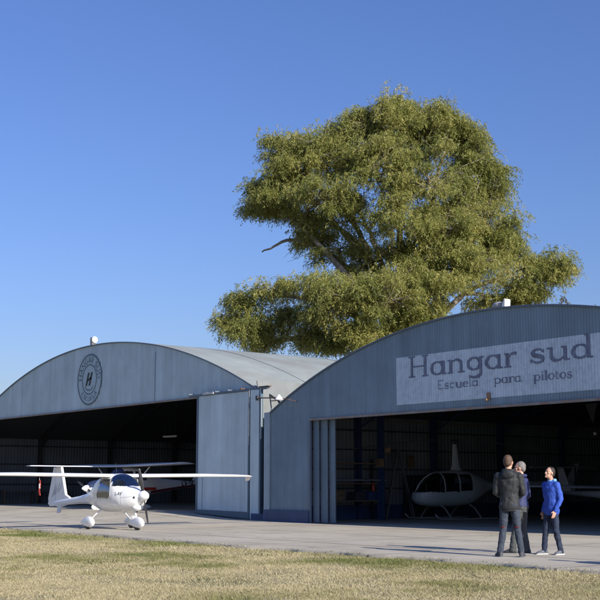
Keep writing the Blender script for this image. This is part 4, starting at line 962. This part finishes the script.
def person(loc, face, H, lab, P, cols, headturn=0, headpitch=0):
    e = empty('person', loc, math.atan2(face.y, face.x) - math.pi / 2, lab, 'person')
    k = H / 1.80; V_ = lambda x, y, z: Vector((x * k, y * k, z * k))
    b = MB(); hz = 1.665 - P.get('slump', 0)
    hc = V_(0, P.get('hy', .02), hz); Rm = Matrix.Rotation(headturn, 3, 'Z') @ Matrix.Rotation(headpitch, 3, 'X')
    def hp_(x, y, z): return hc + Rm @ Vector((x * k, y * k, z * k))
    b.ell(hc + Rm @ Vector((0, -.012, .022)) * k, (.076 * k, .097 * k, .104 * k), 20, 14, Rm)
    b.ell(hp_(0, .028, -.055), (.056 * k, .066 * k, .068 * k), 16, 12, Rm)                # jaw
    b.ell(hp_(0, .088, -.100), (.020 * k, .016 * k, .015 * k), 10, 8, Rm)                 # chin
    b.tube([hp_(0, .082, .020), hp_(0, .104, -.022), hp_(0, .094, -.034)], [.009 * k, .016 * k, .011 * k], 10)  # nose
    b.ell(hp_(0, .078, .034), (.050 * k, .016 * k, .010 * k), 12, 8, Rm)                  # brow
    b.ell(hp_(0, .086, -.064), (.024 * k, .012 * k, .011 * k), 10, 8, Rm)
    for s in (-1, 1):
        b.ell(hp_(s * .079, -.008, -.008), (.010 * k, .022 * k, .034 * k), 10, 8, Rm)
        b.ell(hp_(s * .045, .060, -.020), (.022 * k, .020 * k, .022 * k), 10, 8, Rm)
    b.tube([V_(0, -.02, 1.42), V_(0, -.008, 1.52), hp_(0, -.015, -.04)], [.066 * k, .056 * k, .054 * k], 14)
    # trunk rings
    def rings(g, z0=.86, z1=1.50, lean=0):
        out = []
        for z, rx, ry, cy in ((.80, .150, .105, 0), (.90, .172, .118, -.005), (1.0, .160, .108, 0), (1.10, .150, .102, .005), (1.22, .168, .112, .0), (1.34, .190, .118, -.005), (1.42, .185, .105, -.012), (1.475, .13, .080, -.015), (1.52, .065, .06, -.015)):
            if z < z0 - .01 or z > z1 + .01: continue
            out.append([V_(rx * g * math.cos(t) * 1.0, cy + ry * g * math.sin(t) + lean * (z - .9), z) for t in [2 * math.pi * q / 24 for q in range(24)]])
        return out
    b.loft(rings(.86, .8, 1.52))
    J = P['J']
    for s, n_ in ((-1, 'L'), (1, 'R')):
        sh, el, wr = [V_(*J[n_ + q]) for q in ('sh', 'el', 'wr')]; hip, kn, an, toe = [V_(*J[n_ + q]) for q in ('hip', 'kn', 'an', 'toe')]
        limb(b, [sh, el, wr], [.052 * k, .040 * k, .026 * k]); limb(b, [hip, kn, an], [.066 * k, .045 * k, .032 * k]); b.tube([an, an.lerp(toe, .5) - Vector((0, 0, .03 * k)), toe.lerp(an, .3)], [.030 * k, .022 * k, .012 * k], 10)
        if J.get(n_ + 'hand', True): hand(b, wr, J[n_ + 'hd'], J[n_ + 'ht'], .45, k)
    b.build('body', M['skin'], e, remesh=.008, smoothit=2)
    # jacket
    j = MB(); j.loft(rings(P.get('bulk', 1.16), P.get('hem', .82), 1.49))
    for n_ in 'LR':
        sh, el, wr = [V_(*J[n_ + q]) for q in ('sh', 'el', 'wr')]; wr2 = el.lerp(wr, .97)
        limb(j, [sh, el, wr2], [.076 * k, .060 * k, .044 * k]); j.ell(sh + Vector((0, 0, -.005)), (.078 * k,) * 3, 14, 10)
        j.tube([sh, V_(0, -.01, 1.44)], [.068 * k, .08 * k], 12)
    jo = j.build('jacket', cols[0], e, remesh=.013, smoothit=4, wrinkle=.030, wsize=.09)
    if cols[4]:   # hood / collar
        c = MB()
        for kk in range(14):
            t = math.pi * (-.05 - .9 * kk / 13); c.ell(V_(.088 * math.cos(t), -.012 + .085 * math.sin(t), 1.515 + .0 * kk), (.036 * k, .036 * k, .034 * k), 10, 8)
        if P.get('hood'): c.ell(V_(0, -.115, 1.45), (.115 * k, .055 * k, .085 * k), 14, 10)
        else: c.ell(V_(0, -.015, 1.495), (.078 * k, .078 * k, .04 * k), 14, 10)
        c.build('hood' if P.get('hood') else 'collar', cols[4], e, remesh=.011, smoothit=3, wrinkle=.012, wsize=.05)
    if P.get('rib'): r = MB(); r.loft([[p * 1.0 for p in q] for q in [[V_(.192 * math.cos(t), .132 * math.sin(t), z) for t in [2 * math.pi * q_ / 24 for q_ in range(24)]] for z in (.835, .90)]]); r.build('jacket_hem', M['jk_rib'], e, remesh=.012, smoothit=2)
    # trousers
    t_ = MB(); t_.loft(rings(1.0, .8, 1.0))
    for n_ in 'LR':
        hip, kn, an = [V_(*J[n_ + q]) for q in ('hip', 'kn', 'an')]; limb(t_, [hip, kn, an + Vector((0, 0, -.02 * k))], [.092 * k, .066 * k, P.get('cuff', .055) * k])
        t_.ell(hip + V_(0, -.015, .0), (.088 * k, .10 * k, .10 * k), 14, 10)
    t_.build('trousers', cols[1], e, remesh=.013, smoothit=3, wrinkle=.028, wsize=.07)
    if P.get('kneemark'):
        for n_ in 'LR':
            kn = V_(*J[n_ + 'kn']); mk = MB(); mk.ell(kn + V_(0, -.062, .02), (.045 * k, .02 * k, .012 * k), 12, 8); mk.build('knee_patch', M['darkred'], e, smooth=True)
    for n_ in 'LR':
        an, toe = V_(*J[n_ + 'an']), V_(*J[n_ + 'toe']); d = (toe - an); d.z = 0; d.normalize(); sd = Vector((-d.y, d.x, 0)); g0_ = Vector((an.x, an.y, 0)); lift = J.get(n_ + 'lift', 0)
        def ring(u, hw, z0, z1, n=16): return [g0_ + d * u * k + sd * hw * k * math.cos(q) + Vector((0, 0, (max(z0, 0) + (z1 - z0) * (.5 + .5 * math.sin(q))) * k + lift * k)) for q in [2 * math.pi * m_ / n for m_ in range(n)]]
        so = MB(); so.loft([ring(-.085, .020, .0, .05), ring(-.075, .036, .0, .09), ring(-.02, .043, .0, .115), ring(.05, .045, .0, .095), ring(.12, .050, .0, .07), ring(.175, .044, .0, .05), ring(.200, .022, .0, .035)])
        sh_ = so.build('shoe', cols[2], e, smooth=True, sub=1)
        sl = MB(); sl.loft([[g0_ + d * (u * k) + sd * (v * k) + Vector((0, 0, zz * k + lift * k)) for u, v in ((-.085, -.018), (-.075, -.034), (.0, -.040), (.1, -.046), (.165, -.040), (.196, -.018), (.196, .018), (.165, .040), (.1, .046), (.0, .040), (-.075, .034), (-.085, .018))] for zz in (0.001, .020)]); sl.build('sole', cols[5], sh_, smooth='auto')
    # hair
    h = MB(); h.ell(hp_(0, -.030, .040), (.081 * k, .098 * k, .096 * k), 18, 12, Rm); h.ell(hp_(0, -.062, -.008), (.074 * k, .062 * k, .078 * k), 16, 12, Rm)
    for s in (-1, 1): h.ell(hp_(s * .068, -.028, .03), (.018 * k, .040 * k, .042 * k), 10, 8, Rm)
    h.build('hair', cols[3], e, remesh=.008, smoothit=2, wrinkle=.012, wsize=.02)
    for s in (-1, 1):
        q = MB(); q.ell(hp_(s * .033, .082, .006), (.013 * k, .006 * k, .006 * k), 10, 6, Rm); q.build('eye', M['eye'], e, smooth=True)
        q = MB(); q.ell(hp_(s * .033, .088, .028), (.019 * k, .006 * k, .005 * k), 10, 6, Rm); q.build('eyebrow', cols[3], e, smooth=True)
    q = MB(); q.ell(hp_(0, .096, -.064), (.021 * k, .005 * k, .006 * k), 10, 6, Rm); q.build('mouth', M['lips'], e, smooth=True)
    return e
def base_J(**kw):
    J = {}
    for s, n_ in ((-1, 'L'), (1, 'R')):
        J[n_ + 'sh'] = (s * .185, -.01, 1.415); J[n_ + 'el'] = (s * .255, -.05, 1.12); J[n_ + 'wr'] = (s * .235, .05, .87); J[n_ + 'hd'] = (s * -.05, .1, -1); J[n_ + 'ht'] = (0, 1, .1)
        J[n_ + 'hip'] = (s * .085, 0, .90); J[n_ + 'kn'] = (s * .11, .02, .49); J[n_ + 'an'] = (s * .13, -.01, .085); J[n_ + 'toe'] = (s * .16, .17, .03)
    J.update(kw); return J
g1_ = Vector((-14.72, 16.55, 0)); g2_ = Vector((-15.34, 17.60, 0)); g3_ = Vector((-14.72, 17.76, 0))
# person 1: back to camera, arms folded forward at the waist
f1 = (A * .93 + Rt * .30).normalized()
J1 = base_J(Lel=(-.245, .02, 1.13), Rel=(.245, .02, 1.13), Lwr=(-.14, .20, 1.05), Rwr=(.14, .20, 1.05), Lhd=(.9, .3, -.1), Rhd=(-.9, .3, -.1), Lht=(0, .2, 1), Rht=(0, .2, 1),
            Lkn=(-.125, .02, .50), Rkn=(.125, .02, .50), Lan=(-.19, -.02, .085), Ran=(.19, -.01, .085), Ltoe=(-.27, .14, .03), Rtoe=(.20, .17, .03))
P1 = person(g1_, f1, 1.90, 'person with back turned in charcoal hooded jacket and grey-blue jeans', dict(J=J1, bulk=1.08, hood=True, rib=True, hem=.80, kneemark=True), (M['jk_dark'], M['jeans1'], M['shoe_d'], M['hair_b'], M['jk_dark'], M['shoe_g']), headturn=R_(-12))
# person 2: mostly hidden, facing left
f2 = (-Rt * .75 - A * .1 + A * .6).normalized()
J2 = base_J(Lan=(-.12, .16, .085), Ltoe=(-.13, .34, .03), Ran=(.10, -.04, .085), Rtoe=(.12, .14, .03), Lkn=(-.10, .11, .49), Rel=(.27, -.03, 1.12), Rwr=(.20, .16, .98), Lwr=(-.2, .16, .98))
person(g2_, f2, 1.80, 'person in navy jacket and grey trousers half hidden behind the one in charcoal', dict(J=J2, hem=.84, cuff=.07), (M['jk_navy'], M['trou'], M['shoe_d'], M['hair_g'], M['jk_navy'], M['shoe_d']), headturn=R_(20))
# person 3: bright blue hoodie, profile to left, hand at pocket
f3 = (-Rt * .88 - A * .45).normalized()
J3 = base_J(Lel=(-.235, -.06, 1.12), Lwr=(-.195, .07, .89), Lhd=(.1, .35, -1), Lht=(.1, 1, .4), Rel=(.24, -.08, 1.12), Rwr=(.21, .05, .88),
            Lkn=(-.11, -.01, .49), Rkn=(.10, .09, .49), Lan=(-.13, -.10, .085), Ltoe=(-.17, .08, .03), Ran=(.12, .13, .085), Rtoe=(.15, .31, .03))
P3 = person(g3_, f3, 1.69, 'person in bright blue hoodie and dark jeans looking up at the taller ones', dict(J=J3, hem=.80), (M['jk_blue'], M['jeans3'], M['shoe_g'], M['hair_d'], M['collar'], M['sole']), headturn=R_(0), headpitch=R_(12))

def copy_person(src, loc, rz, lab):
    c = src.copy(); col.objects.link(c); c.location = loc; c.rotation_euler = (0, 0, rz); c['label'] = lab
    for ch in list(src.children):
        k_ = ch.copy(); col.objects.link(k_); k_.parent = c
        for g_ in list(ch.children): h_ = g_.copy(); col.objects.link(h_); h_.parent = k_
    return c
copy_person(P1, (-9.6, 16.55, 0), R_(100), 'person in charcoal jacket standing outside the frame nearest the grass, casting a shadow')  # unseen figures added past the right edge so their shadows reach into view
copy_person(P3, (-10.15, 20.55, 0), R_(60), 'person in bright blue hoodie standing outside the frame near the opening')
copy_person(P1, (-9.9, 20.95, 0), R_(200), 'person in charcoal jacket standing outside the frame near the opening')
# ------------------------------------------------------------------ trees
def leafmat(name, cols_):
    m = bpy.data.materials.new(name); m.use_nodes = True; nt = m.node_tree; N = nt.nodes; L = nt.links
    for n in list(N): N.remove(n)
    o = N.new('ShaderNodeOutputMaterial'); d = N.new('ShaderNodeBsdfPrincipled'); t = N.new('ShaderNodeBsdfTranslucent'); mx = N.new('ShaderNodeMixShader'); mx.inputs[0].default_value = .45
    at = N.new('ShaderNodeAttribute'); at.attribute_name = 'tint'; cr = N.new('ShaderNodeValToRGB'); L.new(at.outputs['Fac'], cr.inputs[0])
    e = cr.color_ramp.elements; e[0].color = (*cols_[0], 1); e[1].color = (*cols_[2], 1); q = e.new(.5); q.color = (*cols_[1], 1)
    L.new(cr.outputs[0], d.inputs['Base Color']); L.new(cr.outputs[0], t.inputs['Color']); d.inputs['Roughness'].default_value = .5; d.inputs['Specular IOR Level'].default_value = .35
    L.new(d.outputs[0], mx.inputs[1]); L.new(t.outputs[0], mx.inputs[2]); L.new(mx.outputs[0], o.inputs[0]); return m
LM = leafmat('gum_leaves', ((.12, .145, .04), (.26, .28, .075), (.44, .40, .13)))
def tree(name, label, base, D, lobes, m, n2, n3, n4, leaf=.26, trunk_r=.75, seed=3, fork=(400, 350), limbs=(), bark=M['bark']):
    """lobes: (px,py,rx,ry,depth offset m, depth radius factor) given around the trunk line; every lobe gets its own distance"""
    r = np.random.default_rng(seed); rr = random.Random(seed)
    e = empty(name, base, 0, label, 'tree'); B = Vector(base)
    ppm = FPX / D; LB = []
    for px, py, rx, ry, dz, wgt in lobes:
        c = atD(px, py, D + dz); LB.append((c - B, rx / ppm, ry / ppm, wgt))
    dirR = Rt; dirA = A
    tb = MB(); NP = []
    fk = (atD(fork[0], fork[1], D) - B)
    tb.tube([Vector((0, 0, -.3)), Vector((.15, 0, fk.z * .5)), fk], [trunk_r * 1.3, trunk_r, trunk_r * .9], 14)
    for lm in limbs:
        P = [fk - Vector((0, 0, .5))] + [atD(x_, y_, D + dz_) - B for x_, y_, dz_ in lm]; Q = []
        for i_ in range(len(P) - 1):
            a0, a1, a2, a3 = P[max(i_ - 1, 0)], P[i_], P[i_ + 1], P[min(i_ + 2, len(P) - 1)]
            for k in range(7):
                t = k / 7; Q.append(.5 * ((2 * a1) + (a2 - a0) * t + (2 * a0 - 5 * a1 + 4 * a2 - a3) * t * t + (-a0 + 3 * a1 - 3 * a2 + a3) * t ** 3) + Vector((rr.uniform(-.15, .15), rr.uniform(-.15, .15), 0)) * (k > 0))
        Q.append(P[-1]); m_ = len(Q); rads = [trunk_r * .38 * (1 - i_ / m_) ** .9 + .035 for i_ in range(m_)]
        tb.tube(Q, rads, 9); NP += [(Q[i_], rads[i_]) for i_ in range(3, m_)]
    tw = []; cents = []; cw_ = []
    for c, rx, ry, w in LB:
        low = [q for q in NP if q[0].z < c.z + .5] or NP
        s0, r0 = min(low, key=lambda q: (q[0] - c).length + abs(q[0].z - (c.z - 1.5)) * .5)
        md = s0.lerp(c, .5) + Vector((rr.uniform(-.5, .5), rr.uniform(-.5, .5), (c - s0).length * .10)); P = bez(s0, md, c, 9); P = [p + Vector((rr.uniform(-.1, .1), rr.uniform(-.1, .1), rr.uniform(-.08, .08))) * (0 < i_ < 9) for i_, p in enumerate(P)]
        r0 = min(r0 * .8, .20); tb.tube(P, [r0 * (1 - .8 * i_ / 9) + .02 for i_ in range(10)], 7)
        nb = max(4, int(n2 * w))
        for k in range(nb):
            ph = rr.uniform(0, 2 * math.pi); cz = rr.uniform(-.8, 1); s_ = math.sqrt(1 - cz * cz); q = rr.uniform(.45, 1.08)
            off = dirR * (rx * s_ * math.cos(ph) * q) + dirA * (rx * .95 * s_ * math.sin(ph) * q) + Vector((0, 0, ry * cz * q)); bc = c + off
            cents.append(bc); cw_.append(rr.uniform(.45, 1.2))
            st_ = P[rr.randint(5, 9)]; md = st_.lerp(bc, .55) + Vector((0, 0, off.length * .12)); Q = bez(st_, md, bc, 5)
            tb.tube(Q, [.05 * (1 - .8 * i_ / 5) + .010 for i_ in range(6)], 5)
            for kk in range(3):
                q2 = bc + Vector((rr.gauss(0, .7), rr.gauss(0, .7), rr.gauss(.1, .5))); tb.tube([Q[3], Q[3].lerp(q2, .5) + Vector((0, 0, .12)), q2], [.03, .02, .008], 4)
    tb.build('trunk', bark, e, smooth=True)
    C = np.array([tuple(c) for c in cents]); W = np.array(cw_)
    # twigs: n3 per blob, each carries n4 drooping leaves
    nb = len(C); tc_ = np.repeat(C, n3, 0); tw_ = np.repeat(W, n3)
    g = r.normal(size=(len(tc_), 3)); g /= np.linalg.norm(g, axis=1)[:, None]; rad = r.random(len(tc_)) ** .6
    tp = tc_ + g * rad[:, None] * (tw_[:, None] * np.array([1.22, 1.22, .85]))
    ttint = np.repeat(np.repeat(r.normal(.52, .13, nb), n3) + r.normal(0, .13, nb * n3), n4)
    n = len(tp) * n4; fr = np.tile(np.linspace(0, 1, n4), len(tp)); Ls = np.repeat(r.uniform(.25, .75, len(tp)), n4)
    out = np.repeat(np.stack([g[:, 0] * .7 + r.normal(0, .45, len(tp)), g[:, 1] * .7 + r.normal(0, .45, len(tp)), np.zeros(len(tp))], -1), n4, 0)
    lp = np.repeat(tp, n4, 0) + out * (Ls * np.sin(fr * 1.5))[:, None] * .8 + np.stack([r.normal(0, .05, n), r.normal(0, .05, n), -Ls * fr ** 1.6 * .95 + .25 + r.normal(0, .04, n)], -1)
    ax = np.stack([r.normal(0, .6, n), r.normal(0, .6, n), -.8 + r.normal(0, .5, n)], -1) + out * .5; ax /= np.linalg.norm(ax, axis=1)[:, None]
    sd = np.cross(ax, r.normal(size=(n, 3))); sd /= np.linalg.norm(sd, axis=1)[:, None]
    L_ = leaf * r.uniform(.5, 1.4, n); Wd = L_ * r.uniform(.20, .32, n)
    V = np.empty((n, 4, 3), np.float32); V[:, 0] = lp; V[:, 1] = lp + ax * (L_ * .45)[:, None] + sd * (Wd * .5)[:, None]; V[:, 2] = lp + ax * L_[:, None]; V[:, 3] = lp + ax * (L_ * .45)[:, None] - sd * (Wd * .5)[:, None]
    o = npmesh('crown', V.reshape(-1, 3), np.arange(4 * n).reshape(-1, 4), m, e)
    at = o.data.attributes.new('tint', 'FLOAT', 'FACE'); at.data.foreach_set('value', np.clip(ttint + r.normal(0, .12, n), 0, 1).astype(np.float32))
    return e
D0 = 86.0
tb_ = atD(402, 470, D0)
lob = [(395, 142, 42, 38, 0, 1.5), (352, 134, 26, 24, 2, .8), (440, 135, 36, 32, 1, 1.2), (398, 118, 22, 14, -1, .5), (335, 165, 30, 24, 1, .8), (460, 195, 34, 28, 0, 1.0), (458, 132, 24, 20, 1, .7), (420, 320, 30, 22, -3, .8), (276, 172, 22, 18, 0, .6), (262, 190, 20, 12, 1, .5), (474, 156, 18, 16, 0, .4), (488, 184, 16, 20, 1, .4), (400, 108, 18, 12, 0, .6), (300, 340, 22, 10, -2, .5), (330, 346, 18, 10, -3, .5), (268, 345, 18, 8, -1, .4), (425, 124, 28, 16, 0, .6), (372, 124, 22, 16, 0, .5), (442, 252, 36, 26, -2, .9), (400, 278, 34, 20, -3, .7), (360, 276, 18, 10, -1, .2), (500, 235, 26, 22, 0, .7), (476, 168, 32, 32, 1, 1.2), (490, 205, 20, 28, 0, .7), (430, 180, 45, 34, -4, 1.5), (372, 172, 36, 34, -3, 1.2), (318, 146, 24, 22, 0, .7), (286, 148, 24, 18, 1, .7), (302, 172, 26, 18, -1, .7),
       (325, 195, 34, 24, -3, 1.0), (278, 200, 30, 17, 0, .9), (266, 212, 24, 12, 2, .6), (300, 222, 30, 12, 1, .6), (350, 218, 28, 22, -1, .5), (400, 222, 34, 26, -5, 1.0), (455, 228, 36, 28, -2, 1.2), (498, 252, 26, 22, 0, .9), (535, 268, 26, 20, 1, .9), (555, 272, 14, 22, 0, .5), (520, 290, 28, 16, 1, .8),
       (470, 270, 36, 24, -3, 1.1), (440, 292, 36, 24, -4, 1.0), (392, 300, 40, 30, -6, 1.3), (350, 300, 34, 24, -6, 1.1), (362, 334, 26, 20, -5, .9), (320, 292, 32, 18, -4, .9), (322, 322, 24, 14, -3, .5), (400, 340, 34, 20, -3, .8), (272, 292, 22, 12, -1, .5), (245, 302, 19, 10, 0, .5), (258, 330, 28, 16, -1, .9), (236, 328, 14, 14, 0, .45), (290, 318, 20, 10, 0, .35), (500, 300, 30, 14, 2, .6), (340, 248, 30, 20, -1, .45), (372, 262, 26, 20, -2, .4), (318, 234, 26, 12, 0, .5), (412, 258, 32, 22, -1, .8), (300, 240, 18, 8, 1, .25)]
tree('gum_tree', 'huge yellow-green gum tree with drooping foliage towering behind the two hangars', (tb_.x, tb_.y, 0), D0, lob, LM, 23, 46, 19, .185, .85, fork=(402, 345), limbs=[[(380, 300, -1), (332, 256, 0), (292, 240, 1), (262, 252, 1)], [(392, 296, 1), (350, 236, 2), (312, 214, 1)], [(394, 300, -2), (372, 240, -1), (356, 200, 0)], [(388, 300, 0), (362, 240, 1), (335, 190, 1), (318, 150, 0)], [(400, 290, -1), (398, 210, -1), (385, 150, 0), (398, 112, 0)], [(412, 290, 1), (428, 220, 0), (440, 165, 0), (450, 130, 0)], [(425, 300, -2), (455, 235, -1), (480, 180, 0)], [(375, 305, -3), (335, 262, -2), (295, 222, 0), (262, 208, 1)], [(385, 285, 2), (345, 235, 2), (300, 185, 1)], [(435, 320, 0), (480, 285, 0), (545, 272, 0)], [(370, 338, -3), (325, 338, -2), (278, 340, -1), (258, 352, -1), (242, 325, 0)], [(365, 322, -5), (318, 300, -3), (262, 296, 0)]])
# dead bare twigs poking out at left
# far tree tops behind the right hangar
D1 = 105.0; b1 = atD(600, 480, D1)
tree('far_tree', 'distant bushy tree whose top just shows over the right hangar roof beside the gum tree', (b1.x, b1.y, 0), D1, [(603, 326, 22, 28, 0, 1), (566, 328, 22, 26, 2, 1), (634, 322, 26, 30, -1, 1), (650, 345, 26, 30, 0, 1)], leafmat('far_leaves', ((.06, .06, .03), (.11, .09, .05), (.16, .13, .07))), 14, 16, 14, .30, .4, seed=9, fork=(600, 420), limbs=[[(603, 360, 0), (603, 320, 0)], [(585, 370, 1), (576, 330, 1)], [(625, 360, 0), (640, 320, 0)]])

# ------------------------------------------------------------------ light
ELEV = R_(24.6); SD = Vector((1.0, .018, 0)).normalized()
sdir = Vector((SD.x * math.cos(ELEV), SD.y * math.cos(ELEV), math.sin(ELEV)))
sl = bpy.data.lights.new('sun', 'SUN'); sl.energy = 5.0; sl.angle = R_(.53); sl.color = (1, .93, .82)
so = bpy.data.objects.new('sun', sl); col.objects.link(so); so.rotation_euler = (-sdir).to_track_quat('-Z', 'Y').to_euler(); so.location = (20, 0, 30)
w = bpy.data.worlds.new('World'); sc.world = w; w.use_nodes = True; nt = w.node_tree; bg = nt.nodes['Background']
sk = nt.nodes.new('ShaderNodeTexSky'); sk.sky_type = 'NISHITA'; sk.sun_disc = False; sk.sun_elevation = ELEV; sk.sun_rotation = math.atan2(SD.x, SD.y)
sk.air_density = 1.45; sk.dust_density = .7; sk.ozone_density = 6.0; sk.altitude = 0
tn = nt.nodes.new('ShaderNodeMix'); tn.data_type = 'RGBA'; tn.blend_type = 'MULTIPLY'; tn.inputs['Factor'].default_value = 1; tn.inputs['B'].default_value = (.93, .94, 1.34, 1)
nt.links.new(sk.outputs[0], tn.inputs['A']); nt.links.new(tn.outputs['Result'], bg.inputs[0]); bg.inputs[1].default_value = .073
vs = sc.view_settings; vs.view_transform = 'Standard'; vs.look = 'None'; vs.gamma = 1; vs.exposure = .55; vs.use_curve_mapping = False
sc.cycles.max_bounces = 6; sc.cycles.transparent_max_bounces = 12; sc.cycles.use_adaptive_sampling = True
